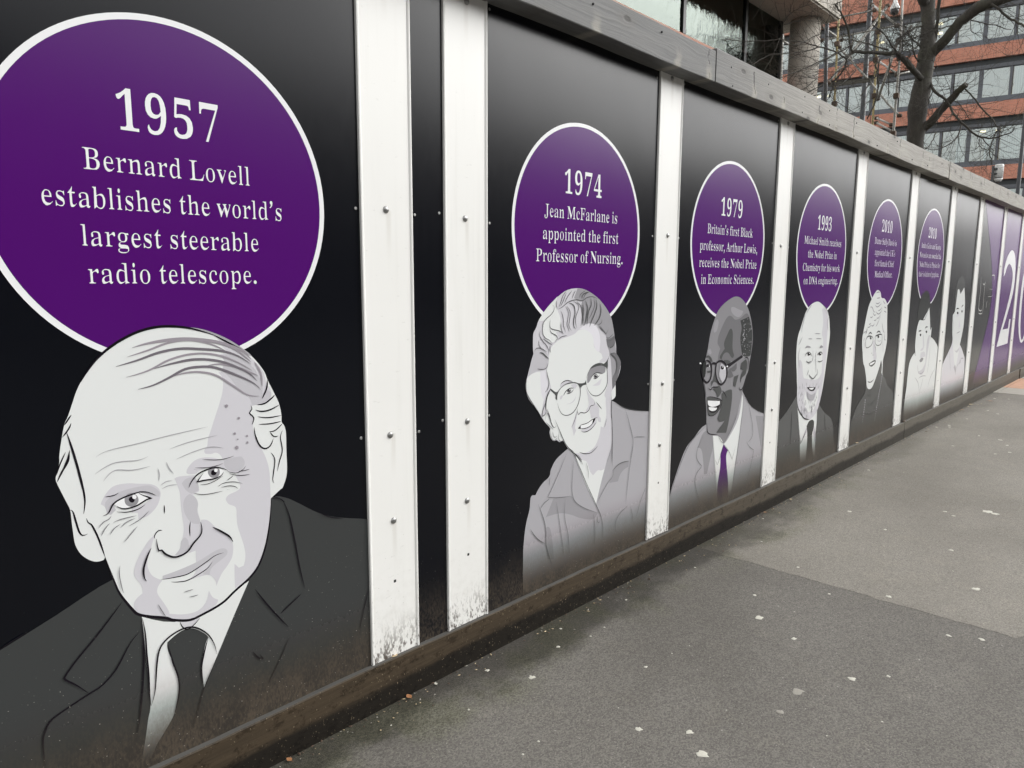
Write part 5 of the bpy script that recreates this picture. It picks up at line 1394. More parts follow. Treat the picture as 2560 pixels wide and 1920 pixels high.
class Art:
    """flat printed shapes on the panel face, each laid a hair in front of the one before"""
    def __init__(s, x0, width):
        s.b = MB(); s.keys = []; s.i = 0; s.x0 = x0; s.w = width
    def key(s, k):
        if k not in s.keys:
            s.keys.append(k)
        return s.keys.index(k)
    def clip(s, p):
        return (min(max(p[0], 0.0005), s.w - 0.0005), min(max(p[1], 0.0008), TOP - .02))
    def fill(s, k, contours):
        s.i += 1
        y = -0.0006 - s.i * 0.00002
        m = s.key(k)
        cons = []
        for c in contours:
            q = []
            for p in c:
                p = s.clip(p)
                if not q or (abs(p[0] - q[-1][0]) + abs(p[1] - q[-1][1])) > 2e-5:
                    q.append(p)
            if len(q) > 2:
                cons.append(q)
        if not cons:
            return
        flat = [p for c in cons for p in c]
        tris = tessellate_polygon([[Vector((p[0], p[1], 0)) for p in c] for c in cons])
        base = len(s.b.v)
        s.b.v.extend([(p[0], y, p[1]) for p in flat])
        for a, c, d in tris:
            A, B, D = flat[a], flat[c], flat[d]
            cr = (B[0] - A[0]) * (D[1] - A[1]) - (B[1] - A[1]) * (D[0] - A[0])
            if abs(cr) < 1e-11:
                continue
            if cr < 0:
                c, d = d, c
            s.b.f.append((base + a, base + c, base + d)); s.b.m.append(m); s.b.sm.append(False)
    def poly(s, k, pts):
        s.fill(k, [smooth_poly(pts, True)])
    def stroke(s, k, pts, w):
        pts = [p for i, p in enumerate(pts) if i == 0 or (Vector(p) - Vector(pts[i - 1])).length > 1e-4]
        if len(pts) < 2:
            return
        closed = (Vector(pts[0]) - Vector(pts[-1])).length < 0.003 and len(pts) > 4
        c = smooth_poly(pts, False, 5, 80)
        n = len(c)
        s.i += 1
        y = -0.0006 - s.i * 0.00002
        m = s.key(k)
        L = [0.0]
        for i in range(1, n):
            L.append(L[-1] + (c[i] - c[i - 1]).length)
        tot = L[-1] or 1
        base = len(s.b.v)
        for i in range(n):
            t = (c[min(i + 1, n - 1)] - c[max(i - 1, 0)])
            t = t.normalized() if t.length > 1e-9 else Vector((1, 0))
            u = L[i] / tot
            pr = 1.0 if closed else max(0.12, min(1.0, math.sin(PI * min(max(u, .0), 1.)) ** 0.6 * 1.15))
            h = w * 0.5 * pr
            a = s.clip((c[i].x - t.y * h, c[i].y + t.x * h)); b = s.clip((c[i].x + t.y * h, c[i].y - t.x * h))
            s.b.v.append((a[0], y, a[1])); s.b.v.append((b[0], y, b[1]))
        for i in range(n - 1):
            q = base + 2 * i
            A, B, D = s.b.v[q], s.b.v[q + 1], s.b.v[q + 2]
            s.b.f.append((q, q + 1, q + 3, q + 2) ); s.b.m.append(m); s.b.sm.append(False)
    def build(s, name, parent, dy=0.0):
        return s.b.build(name, [ink(k) for k in s.keys], parent, (0, dy, 0))

# -- lettering from stored glyph outlines
_gl = {}
def glyph(ch):
    if ch in _gl:
        return _gl[ch]
    if ch in '.,’':
        def dot(cx, cy, r):
            return [(cx + r * math.cos(a * PI / 8), cy + r * math.sin(a * PI / 8)) for a in range(16)]
        if ch == '.':
            g = (0.185, [dot(.09, .035, .045)])
        else:
            q = [(.05, .04), (.06, .075), (.09, .085), (.125, .07), (.135, .03), (.12, -.03), (.085, -.075), (.045, -.1), (.035, -.085), (.07, -.055), (.085, -.02), (.082, -.005), (.06, .005)]
            g = (0.18, [[(x, y + (0.40 if ch == '’' else 0)) for x, y in q]])
    else:
        parts = GLYPHS[ch].split('|')
        cons = []
        for c in parts[1:]:
            v = [int(a) / 1000 for a in c.split()]
            cons.append(list(zip(v[0::2], v[1::2])))
        g = (int(parts[0]) / 1000, cons)
    _gl[ch] = g
    return g
def text_width(tx):
    return sum(0.17 if c == ' ' else glyph(c)[0] for c in tx)
def inside(p, poly):
    r = False
    for i in range(len(poly)):
        (x0, y0), (x1, y1) = poly[i - 1], poly[i]
        if (y0 > p[1]) != (y1 > p[1]) and p[0] < (x1 - x0) * (p[1] - y0) / (y1 - y0) + x0:
            r = not r
    return r
def outline_groups(pl):
    outer = [c for c in pl if not any(c is not d and inside(c[0], d) for d in pl)]
    return [[c] + [h for h in pl if h not in outer and inside(h[0], c)] for c in outer]
def letter(art, tx, cx, base, width, height_scale, k='V'):
    nat = text_width(tx)
    sx = width / nat
    x = cx - width / 2
    for ch in tx:
        if ch == ' ':
            x += 0.17 * sx; continue
        adv, cons = glyph(ch)
        q_ = 0.91 if ch.isdigit() else 0.99
        pl = [[(x + (px_ * q_ + adv * (1 - q_) / 2) * sx, base + py_ * height_scale) for px_, py_ in c] for c in cons]
        for grp in outline_groups(pl):
            art.fill(k, grp)
        x += adv * sx

def screw(parent, x, z):
    b = MB()
    b.lathe((x, 0.0, z), [(0.0045, -0.002), (0.0048, 0.0014), (0.003, 0.0022), (0.0012, 0.0014)], 10, 0, 'y')
    return b.build("screw", M['screw'], parent)

def panel(name_label, x0, x1, art_id=None, disc=None, lines=(), screws=True, extra=None):
    w = x1 - x0
    t = thing("hoarding_panel", name_label, "panel", (x0, 0, 0), 0, "printed panels of the hoarding")
    b = MB()
    b.box((0.0008, 0.0, 0.0005), (w - 0.0008, 0.012, TOP))
    b.build("board", M['board'], t)
    if disc:
        cx, cz, r = disc[0] - x0, disc[1], disc[2]
        a = Art(x0, w)
        ring = lambda rr_: [(cx + rr_ * math.cos(2 * PI * i / 120), cz + rr_ * math.sin(2 * PI * i / 120)) for i in range(120)]
        a.fill('V', [ring(r)]); a.fill('P', [ring(r - 0.0135)])
        d = a.build("caption_disc", t)
        for tx, c, base, wd, hs in lines:
            a = Art(x0, w); a.i = 5
            nat = text_width(tx); left = c - wd / 2
            for word in tx.split(' '):
                a = Art(x0, w); a.i = 5
                ww_ = text_width(word) * wd / nat
                letter(a, word, left + ww_ / 2 - x0, base, ww_, hs)
                left += ww_ + 0.17 * wd / nat
                a.build("year_numeral" if tx.isdigit() else "lettering", d)
    if art_id in ART:
        a = Art(x0, w); a.i = 14
        for ln in ART[art_id].strip().split('\n'):
            k, ww, co = ln.split('|')
            v = [int(q) / 1000 for q in co.split()]
            pts = list(zip(v[0::2], v[1::2]))
            ww = float(ww) * {4: 1.25, 5: 1.6, 6: 1.4, 7: 1.4, 9: 1.6}.get(art_id, 1.0)
            if ww == 0:
                a.poly(k, pts)
            else:
                a.stroke(k, pts, ww / 1000)
        if extra:
            extra(a, x0)
        a.build({9: "printed_shape", 10: "printed_numeral", 11: "printed_numeral"}.get(art_id, "portrait"), t)
    elif extra:
        a = Art(x0, w); a.i = 14
        extra(a, x0)
        a.build("printed_numeral", t)
    if screws:
        for z in BOLT_Z[:3]:
            for x in (0.016, w - 0.016):
                if x0 + x > 0.2:
                    screw(t, x + rb.uniform(-.003, .003), z + rb.uniform(-.012, .012))
    return t

YH, TH = 0.184, 0.099        # glyph height scale of year and text
def cap_lines(cx, rows):
    out = []
    for i, (tx, w) in enumerate(rows):
        base = (1.508 if i == 0 else 1.416 - 0.0805 * (i - 1))
        out.append((tx, cx, base, w, YH if i == 0 else TH))
    return out

R_ = 0.392
panel("black panel with 1957 disc and portrait of balding man in charcoal suit", -0.35, ED['A0'], 1, (0.6955, 1.372, R_),
      cap_lines(0.6935, [("1957", .24), ("Bernard Lovell", .376), ("establishes the world’s", .543), ("largest steerable", .406), ("radio telescope.", .391)]))
panel("plain black panel at the near left end of the hoarding", -2.6, -0.351, None, None, (), False)
panel("narrow plain black filler panel between two white strips", ED['A1'], ED['B0'])
panel("black panel with 1974 disc and portrait of woman in glasses and grey blouse", ED['B1'], ED['C0'], 2, (2.217, 1.378, R_),
      cap_lines(2.222, [("1974", .24), ("Jean McFarlane is", .453), ("appointed the first", .472), ("Professor of Nursing.", .543)]))
panel("black panel with 1979 disc and portrait of smiling man with purple tie", ED['C1'], ED['D0'], 3, (3.423, 1.384, R_),
      cap_lines(3.427, [("1979", .24), ("Britain’s first Black", .482), ("professor, Arthur Lewis,", .616), ("receives the Nobel Prize", .616), ("in Economic Sciences.", .569)]))
panel("black panel with 1993 disc and portrait of bearded balding man", ED['D1'], ED['E0'], 4, (4.655, 1.382, 0.405),
      [(a, b + .02, c - .002, d, e) for a, b, c, d, e in cap_lines(4.643, [("1993", .24), ("Michael Smith receives", .612), ("the Nobel Prize in", .48), ("Chemistry for his work", .614), ("on DNA engineering.", .568)])])
panel("black panel with 2010 disc and portrait of woman in dark roll-neck with necklaces", ED['E1'], ED['F0'], 5, (5.897, 1.392, 0.405),
      [(a, b, c + .048, d, e) for a, b, c, d, e in cap_lines(5.892, [("2010", .255), ("Dame Sally Davis is", .521), ("appointed the UK’s", .483), ("first female Chief", .451), ("Medical Officer.", .42)])])
panel("black panel with 2010 disc and portrait of dark-haired man in white shirt", ED['F1'], ED['G0'], 6, (7.159, 1.402, 0.42),
      [(a, b, c + .062, d, e) for a, b, c, d, e in cap_lines(7.148, [("2010", .265), ("Andre Geim and Kostya", .632), ("Novoselov are awarded the", .691), ("Nobel Prize in Physics for", .66), ("their isolation of graphene.", .654)])])
panel("black panel without a disc, portrait of short-haired man in pale open collar", ED['G1'], ED['H0'], 7)
panel("half black and half purple panel with torn tape marks", ED['H1'], ED['I0'], 9)
def purple_bg(a, x0):
    pass
def big_zero(a, x0):
    cx, cz = 12.17 - x0, 0.985
    def ell(rx, rz, n=80):
        return [(cx + rx * math.cos(2 * PI * i / n), cz + rz * math.sin(2 * PI * i / n)) for i in range(n)]
    a.fill('V', [ell(.46, .625), ell(.30, .585)])
# the two purple panels carry purple ink over the whole board
def purple_panel(label, x0, x1, art_id, extra=None):
    t = panel(label, x0, x1, art_id, None, (), True, extra)
    for c in t.children:
        if c.name.startswith("board"):
            c.data.materials[0] = ink('P')
    return t
purple_panel("purple panel with big white numeral 2", ED['I1'], ED['J0'], 10)
purple_panel("purple panel with big white numeral 0, farthest along the hoarding", ED['J1'], 12.62, None, big_zero)

# -- white cover strips with bolts
def strip(label, x0, x1, gp):
    w = x1 - x0
    t = thing("cover_strip", label, "trim strip", (x0, 0, 0), 0, gp)
    b = MB()
    # shallow tray profile with raised lips, lapping a few mm over the boards
    e = 0.004; lip = 0.007
    x_0, x_1 = -0.0, w
    prof = [(x_0, 0.002), (x_0, -0.0085), (x_0 + lip * .5, -0.0095), (x_0 + lip, -0.0080), (x_0 + lip + .003, -0.0052), (x_1 - lip - .003, -0.0052), (x_1 - lip, -0.0080), (x_1 - lip * .5, -0.0095), (x_1, -0.0085), (x_1, 0.002)]
    z0, z1 = 0.0012, TOP + .03
    for i in range(len(prof) - 1):
        (xa, ya), (xb, yb) = prof[i], prof[i + 1]
        b.face([(xa, ya, z0), (xb, yb, z0), (xb, yb, z1), (xa, ya, z1)], 0)
    b.face([(x, y, z0) for x, y in reversed(prof)], 0)
    b.face([(x, y, z1) for x, y in prof], 0)
    o_ = b.build("strip_face", M['strip'], t)
    for z in BOLT_Z:
        bx = w / 2 + rb.uniform(-.006, .006); bz = z + rb.uniform(-.006, .006)
        c = MB()
        c.lathe((bx, -0.0052, bz), [(0.0105, -.001), (0.0105, 0.0008), (0.0092, 0.0032), (0.0065, 0.0052), (0.003, 0.0062), (0.0006, 0.0064)], 18, 0, 'y')
        c.build("bolt", M['bolt'], t)
    c = MB()
    hx, hz = w / 2 + rb.uniform(-.004, .004), 0.252 + rb.uniform(-.005, .005)
    h = 0.0045
    c.face([(hx - h, -0.0056, hz - h), (hx + h, -0.0056, hz - h), (hx + h, -0.0056, hz + h), (hx - h, -0.0056, hz + h)])
    c.build("bolt_hole", M['hole'], t)
    return t
GS = "white strips over the panel joints"
for lab, a, b_ in (("white bolted strip right of the 1957 panel", 'A0', 'A1'), ("white bolted strip left of the 1974 panel", 'B0', 'B1'),
                   ("white bolted strip between the 1974 and 1979 panels", 'C0', 'C1'), ("white bolted strip between the 1979 and 1993 panels", 'D0', 'D1'),
                   ("white bolted strip between bearded man and woman in roll-neck", 'E0', 'E1'), ("white bolted strip right of the woman in dark roll-neck", 'F0', 'F1'),
                   ("white bolted strip between the two men in pale shirts", 'G0', 'G1'), ("white bolted strip left of the half purple panel", 'H0', 'H1'),
                   ("white bolted strip left of the big numeral 2", 'I0', 'I1'), ("white bolted strip right of the big numeral 2", 'J0', 'J1')):
    strip(lab, ED[a], ED[b_], GS)

# -- timber skirting and top rail
def plank(name, label, cat, gp, a, b, mat, seed, seg=40):
    """a sawn board with slightly wandering edges"""
    rr = random.Random(seed)
    x0, y0, z0 = a; x1, y1, z1 = b
    m = MB()
    n = max(6, int((x1 - x0) * seg / 3))
    rows = []
    ph = [rr.uniform(0, 6.3) for _ in range(6)]
    for i in range(n + 1):
        u = i / n; x = x0 + (x1 - x0) * u
        wz = 0.0022 * math.sin(x * 2.1 + ph[0]) + 0.0012 * math.sin(x * 7.3 + ph[1]) + rr.uniform(-.0006, .0006)
        wt = 0.0022 * math.sin(x * 1.7 + ph[2]) + 0.0014 * math.sin(x * 6.1 + ph[3]) + rr.uniform(-.0007, .0007)
        wy = 0.0016 * math.sin(x * 1.3 + ph[4])
        c = 0.003
        rows.append([(x, y0 + wy, z0 + wz + c), (x, y0 + wy, z1 + wt - c), (x, y0 + wy + c, z1 + wt), (x, y1, z1 + wt), (x, y1, z0 + wz), (x, y0 + wy + c, z0 + wz)])
    for i in range(n):
        for j in range(6):
            k = (j + 1) % 6
            m.face([rows[i][j], rows[i + 1][j], rows[i + 1][k], rows[i][k]], 0)
    m.face(list(reversed(rows[0]))); m.face(rows[-1])
    for f in range(len(m.f)):
        pass
    o_ = m.build(name, mat)
    me = o_.data
    import bmesh
    bm = bmesh.new(); bm.from_mesh(me)
    bmesh.ops.remove_doubles(bm, verts=bm.verts, dist=1e-6)
    bmesh.ops.recalc_face_normals(bm, faces=bm.faces)
    bm.to_mesh(me); bm.free()
    return tag(o_, label, cat, gp)
GB = "skirting boards at the foot of the hoarding"
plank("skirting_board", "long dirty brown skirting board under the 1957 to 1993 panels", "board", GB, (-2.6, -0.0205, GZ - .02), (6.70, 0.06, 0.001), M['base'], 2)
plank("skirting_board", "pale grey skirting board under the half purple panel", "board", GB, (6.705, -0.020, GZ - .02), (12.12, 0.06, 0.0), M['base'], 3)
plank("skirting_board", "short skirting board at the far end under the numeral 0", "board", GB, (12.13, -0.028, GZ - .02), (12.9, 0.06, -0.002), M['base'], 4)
GC = "timber rail boards along the hoarding top"
plank("top_rail_board", "dark grey weathered rail board above the 1974 panel", "board", GC, (-2.6, -0.090, 2.063), (3.035, 0.02, 2.196), M['cap'], 5)
plank("top_rail_board", "long pale grey cracked rail board above the 1979 to 2010 panels", "board", GC, (3.041, -0.090, 2.064), (7.13, 0.02, 2.203), M['cap'], 6)
plank("top_rail_board", "pale rail board running to the far end above the purple panels", "board", GC, (7.134, -0.094, 2.061), (12.9, 0.02, 2.207), M['cap'], 7)

for o_ in [c for c in col.objects if c.name.startswith('top_rail_board')]:
    xs0 = [v.co.x for v in o_.data.vertices]
    x = max(0.8, min(xs0)) + .14
    while x < max(xs0) - .05:
        for zz in (2.088, 2.165):
            if rb.random() < .75:
                b = MB(); b.lathe((x + rb.uniform(-.03, .03), -0.0925, zz + rb.uniform(-.012, .012)), [(0.0042, -.004), (0.0042, 0.0), (0.001, 0.0004)], 8, 0, 'y')
                b.build("nail", M['hole'], o_)
        x += .41
# ------------------------------------------------------------------ gum, leaves
rg = random.Random(21)
for i, (x, y, r) in enumerate(GUM):
    b = MB()
    n = 13
    r *= 0.92
    base = GZ + (0.0016 if (3.18 < x < 10.3 and -1.38 < y < -.05) else 0.0004)
    rs = [r * rg.uniform(0.55, 1.2) for _ in range(n)]
    for lvl, (k, h) in enumerate(((1.0, 0.0), (0.86, 0.0008), (0.4, 0.0010))):
        for j in range(n):
            a = 2 * PI * j / n
            b.v.append((rs[j] * k * math.cos(a), rs[j] * k * math.sin(a), h))
    for lvl in range(2):
        for j in range(n):
            q = lvl * n
            b.f.append((q + j, q + (j + 1) % n, q + n + (j + 1) % n, q + n + j)); b.m.append(0); b.sm.append(True)
    b.f.append(tuple(2 * n + j for j in range(n))); b.m.append(0); b.sm.append(True)
    old = r > 0.028 and i in (5, 8, 9) or i in (42, 8, 9)
    o_ = b.build("chewing_gum", M['gum_old'] if old else M['gum'], None, (x, y, base))
    if old:
        tag(o_, "faint greyed old gum spot on the near dark asphalt", "gum spot", "old gum spots on the pavement")
    elif r > 0.02:
        tag(o_, "large trodden white gum spot on the grey pavement", "gum spot", "large white gum spots")
    else:
        tag(o_, "small flattened white gum spot on the grey pavement", "gum spot", "small white gum spots")

def leaf(name, label, x, y, z, ln, rot, mat, curl=0.3, cat="leaf", gp=None):
    b = MB()
    outl = [(0, .02), (.2, .24), (.45, .34), (.7, .24), (1.0, 0.0)]
    for s_ in (1, -1):
        for i in range(len(outl) - 1):
            (u0, w0), (u1, w1) = outl[i], outl[i + 1]
            h = lambda u, w: curl * (0.35 * w + 0.5 * (u - .5) ** 2)
            pts = [(u0 * ln, 0, h(u0, 0) * ln), (u1 * ln, 0, h(u1, 0) * ln), (u1 * ln, s_ * w1 * ln, h(u1, w1) * ln), (u0 * ln, s_ * w0 * ln, h(u0, w0) * ln)]
            b.face(pts if s_ > 0 else list(reversed(pts)), 0, True)
    b.tube([(-.3 * ln, 0, .02 * ln), (0, 0, curl * .12 * ln)], 0.012 * ln, 5)
    o_ = b.build(name, mat, None, (x, y, z))
    o_.rotation_euler = (0, 0, rot)
    return tag(o_, label, cat, gp)
lv = [("orange dead leaf on the far pavement clear of the skirting", M['leaf'], .055), ("pale curled leaf against the far skirting board", M['leaf2'], .07), ("brown leaf scrap in the litter by the far skirting", M['leaf'], .04), ("smaller pale leaf scrap in the litter by the far skirting", M['leaf2'], .03),
      ("pale leaf scrap on the pavement below the 1993 panel", M['leaf2'], .022), ("small orange leaf scrap against the skirting near the 1979 panel", M['leaf'], .022), ("orange cigarette-like leaf strip at the near skirting", M['leaf'], .028), ("orange leaf scrap at the foot of the near skirting, under the suit portrait", M['leaf'], .022), ("white petal scrap at the foot of the near skirting", M['gum'], .016)]
for i, ((x, y), (lab, mt, ln)) in enumerate(zip(LEAVES, lv)):
    leaf("fallen_leaf", lab, x, min(y, -.045), GZ + .006, ln, rg.uniform(0, 6.28), mt, 0.35)
leaf("fallen_leaf", "yellow leaf stuck at the bottom of the nearest white strip", 1.275, -0.012, 0.004, .028, 0.4, M['leaf2'], .5)
leaf("fallen_leaf", "yellow leaf lying on the ledge under the woman in dark roll-neck", 5.52, -0.012, 0.004, .04, 0.2, M['leaf2'], .4)
gr = MB()
for i in range(900):
    x = rg.uniform(0.2, 10.2)
    y = -.0225 - abs(rg.gauss(0, .05)) * (1.6 if rg.random() < .25 else .6)
    r = rg.uniform(.0012, .0042) * (1.5 if rg.random() < .1 else 1)
    c0 = Vector((x, y, GZ + .0015 + r * .4)); m_ = 0 if rg.random() < .55 else (1 if rg.random() < .6 else 2)
    a = rg.uniform(0, 6.28); ex = Vector((math.cos(a), math.sin(a), 0)) * r * rg.uniform(.8, 2.2); ey = Vector((-math.sin(a), math.cos(a), 0)) * r * .8; ez = Vector((0, 0, r * .6))
    V = [c0 + ex, c0 + ey, c0 - ex, c0 - ey]
    for q in range(4):
        gr.face([V[q], V[(q + 1) % 4], c0 + ez], m_)
gr.build("grit", [M['coupler'], M['leaf2'], M['gum_old']])['kind'] = 'stuff'
tw = MB(); tw.tube([(0, 0, 0), (.03, -.004, .004), (.07, .002, .006)], .004, 6)
o = tw.build("twig", M['coupler'], None, (6.66, -.014, .005)); tag(o, "brown twig on the ledge beside the second 2010 panel", "twig")

# ------------------------------------------------------------------ concrete building behind the hoarding
cb = thing("concrete_building", "concrete building with tinted glazing, brick plinth and round column", "building", (0, 0, GZ))
dz = -GZ
b = MB(); b.box((-14.0, 4.405, 0.0), (13.98, 4.62, 4.965 + dz)); b.build("plinth", M['brick'], cb)
b = MB()
b.box((-14.0, 3.63, 6.0 + dz), (14.40, 12.0, 6.35 + dz)); o = b.build("soffit_slab", M['concrete'], cb)
b = MB()
for x0, x1 in ((-14.0, 11.2), (11.21, 14.02), (14.03, 14.43)):
    b.box((x0, 3.60, 6.03 + dz), (x1, 3.66, 8.6 + dz))
b.box((14.401, 3.67, 6.03 + dz), (14.45, 12.0, 8.6 + dz))
b.build("fascia", M['concrete'], cb)
b = MB(); b.lathe((13.98, 4.07, 0), [(0.272, 0.0), (0.272, 3.0 + dz), (0.272, 6.0 + dz)], 40); b.build("column", M['concrete'], cb)
xs_ = [-13.9, -11.0, -8.4, -6.3, -4.2, -2.1, 0.0, 2.05, 4.1, 6.15, 8.2, 10.26, 12.30, 13.72]
for i in range(len(xs_) - 1):
    b = MB(); b.box((xs_[i] + .041, 4.430, 4.965 + dz), (xs_[i + 1] - .041, 4.442, 6.0 + dz))
    o_ = b.build("glazing_pane", M['tinted'], cb)
for x in xs_:
    b = MB(); b.box((x - .04, 4.40, 4.966 + dz), (x + .04, 4.50, 5.999 + dz)); b.build("mullion", M['mullion'], cb)
b = MB()
b.box((-13.8, 9.0, 0), (13.7, 9.1, 6 + dz)); b.box((13.70, 4.63, 0), (13.76, 9.0, 6 + dz)); b.box((-13.8, 4.7, 5.9 + dz), (13.65, 8.99, 5.98 + dz)); b.build("interior_shell", M['dark_room'], cb)
b = MB(); b.box((12.60, 5.2, 5.0), (12.78, 5.3, 5.30 + dz)); b.box((12.9, 5.2, 5.0), (12.96, 5.3, 5.28 + dz)); b.build("interior_box", M['coupler'], cb)

# ------------------------------------------------------------------ red brick office block across the junction
FN = Vector((-math.cos(rad(-10)), math.sin(rad(-10)), 0)); FU = Vector((math.sin(rad(-10)), math.cos(rad(-10)), 0))
FO = Vector((CP[0], CP[1], 0)) - FN * 58.72
ob = thing("office_building", "red brick office block with grey ribbon windows across the junction", "building", (FO.x, FO.y, GZ - .13), math.atan2(FU.x * -1, FU.y))
# local axes: +y runs along the facade (FU), +x goes into the building
S0, S1 = -12.0, 30.0
FZ = [4.29, 8.03, 12.10, 15.84, 19.57]     # brick band bottoms (above z=0)
FZT = [5.22, 8.96, 13.05, 16.75, 20.5]
o_z = 0.277
for zb, zt_ in zip(FZ, FZT):
    b = MB(); b.box((0.0, S0, zb + o_z), (0.5, S1, zt_ + o_z)); b.build("brick_band", M['brick'], ob)
b = MB(); b.box((0.12, S0, 0.0), (0.6, S1, 2.0)); b.build("brick_band", M['brick'], ob)
b = MB(); b.box((14.0, S0, 0), (14.2, S1, 24.0)); b.build("rear_wall", M['room'], ob)
rw = random.Random(8)
for fi in range(4):
    z0 = FZT[fi] + o_z; z1 = FZ[fi + 1] + o_z
    b = MB(); b.box((0.10, S0, z0), (0.45, S1, z0 + 0.33)); b.build("window_sill", M['sill'], ob)
    b = MB(); b.box((0.30, S0, z1 - 0.36), (0.55, S1, z1)); b.build("dark_fascia", M['dark_head'], ob)
    b = MB(); b.box((0.16, S0, z1 - 0.60), (0.50, S1, z1 - 0.362)); b.build("window_head", M['frame'], ob)
    g0, g1 = z0 + 0.332, z1 - 0.602
    b = MB(); b.box((0.8, S0, g1 + .12), (13.9, S1, g1 + .2)); b.build("ceiling", M['ceil'], ob)
    b = MB(); b.box((0.8, S0, z0 - .6), (13.9, S1, z0 - .5)); b.build("floor_slab", M['room'], ob)
    b = MB(); b.box((6.5, S0, z0 - .49), (6.6, S1, g1 + .118)); b.build("partition_wall", M['room'], ob)
    off = {0: .42, 1: 0.55, 2: 0.14, 3: 0.14}[fi]
    pitch = 1.642
    k0 = int((-4.0 - off) / pitch)
    for k in range(k0, 11):
        s0 = off + k * pitch; s1 = s0 + pitch
        wide = 0.13 if k % 2 else 0.08
        fr = MB()
        fr.box((0.20, s0 - wide, g0), (0.36, s0 + wide, g1))
        fr.box((0.24, s0 + wide, g0), (0.32, s1 - 0.131, g0 + .05))
        fr.box((0.24, s0 + wide, g1 - .05), (0.32, s1 - 0.131, g1))
        f_ = fr.build("window", M['frame'], ob)
        pn = MB(); pn.box((0.27, s0 + wide + .002, g0 + .052), (0.282, s1 - .133, g1 - .052)); pn.build("pane", M['pane'], f_)
        q = rw.random()
        if (fi == 1 and k in (0, 1)) or q < 0.5:
            bl = MB(); w_ = (s1 - s0) * (0.9 if q < .12 else rw.uniform(.3, .6))
            bl.box((0.55, s0 + .15, g0 + .02), (0.57, s0 + .1 + w_ * .9, g1 - .02)); bl.build("blind", M['blind'], f_)
    if fi > 0:
        for k in range(-1, 5):
            for xx in ((2.2,) if fi < 3 else (1.7, 3.9)):
                if rw.random() < .3:
                    continue
                y0_ = k * 3.9 + (.5 if fi % 2 else 0)
                lm = MB(); lm.box((xx, y0_, g1 + .06), (xx + .30, y0_ + 1.1, g1 + .118)); lm.build("ceiling_lamp", M['lamp'], ob)
b = MB(); b.box((0.0, S0, 20.78), (0.5, S1, 24.2)); b.build("upper_wall", M['brick'], ob)

# buildings on the other side of the street, seen only as the dark band mirrored in the panels
def block(label, x0, x1, y0, y1, h, mat, seed):
    t = thing("street_building", label, "building", (x0, y0, GZ - .13), 0, None)
    b = MB(); b.box((0, 0, 0), (x1 - x0, y1 - y0, h)); b.build("wall", mat, t)
    b = MB(); b.box((-.2, -.2, h), (x1 - x0 + .2, y1 - y0 + .2, h + .3)); b.build("parapet", M['concrete'], t)
    for fl in range(int(h / 3.4)):
        for k in range(int((x1 - x0) / 3.0)):
            w_ = MB(); w_.box((.8 + k * 3.0, y1 - y0 + .003, 1.0 + fl * 3.4), (2.3 + k * 3.0, y1 - y0 + .05, 2.7 + fl * 3.4)); w_.build("window", M['lens'], t)
M['street_wall'] = plain('shaded_brick', (0.085, 0.07, 0.062), 0.85)  # brick darkened in colour for the shaded street side mirrored in the panels
for i_, (xa, xb, hh) in enumerate(((-60, -22, 9.0), (-21, 12, 8.5), (14, 45, 9.0), (48, 90, 10), (94, 150, 9.5))):
    block(("long brick terrace on the far side of the street, west end", "brick terrace facing the hoarding across the street", "brick block across the street beyond the facing terrace", "tall brick block across the street farther east", "last brick block on the far side of the street, east end")[i_], xa, xb, -34, -24, hh, M['street_wall'], i_)


# ------------------------------------------------------------------ tree
def parse(sx):
    return [tuple(float(v) for v in q.split(',')) for q in sx.split()]
tr = thing("bare_tree", "bare leafless street tree with a stubbed limb behind the hoarding", "tree", (0, 0, 0))
rt = random.Random(4)
def refine(pts, wob=0.0):
    out = []
    P = [Vector(p[:3]) / 1000 for p in pts]; Rr = [p[3] / 1000 for p in pts]
    n = len(P)
    for i in range(n - 1):
        p0 = P[max(i - 1, 0)]; p1 = P[i]; p2 = P[i + 1]; p3 = P[min(i + 2, n - 1)]
        for j in range(3):
            u = j / 3
            q = p1 * (2 * u ** 3 - 3 * u ** 2 + 1) + (p2 - p0) * .5 * (u ** 3 - 2 * u ** 2 + u) + p2 * (-2 * u ** 3 + 3 * u ** 2) + (p3 - p1) * .5 * (u ** 3 - u ** 2)
            out.append((q, Rr[i] + (Rr[i + 1] - Rr[i]) * u))
    out.append((P[-1], Rr[-1]))
    if wob:
        out = [(q + Vector((rt.uniform(-1, 1), rt.uniform(-1, 1), rt.uniform(-1, 1))) * wob * min(r * 2, .02) , r) for q, r in out]
    return out
twb = MB()
def twig(p, d, ln, r, depth):
    pts = [p]; dd = d.normalized()
    n = 4
    for i in range(n):
        dd = (dd + Vector((rt.uniform(-1, 1), rt.uniform(-1, 1), rt.uniform(-.8, .9))) * 0.28).normalized()
        pts.append(pts[-1] + dd * ln / n)
        if depth > 0 and rt.random() < 0.6:
            nd = (dd + Vector((rt.uniform(-1, 1), rt.uniform(-1, 1), rt.uniform(-.6, 1))) * 0.9).normalized()
            twig(pts[-1], nd, ln * rt.uniform(.35, .6), r * .6, depth - 1)
    twb.tube(pts, [r * (1 - .7 * i / n) for i in range(n + 1)], 4, 0, False)
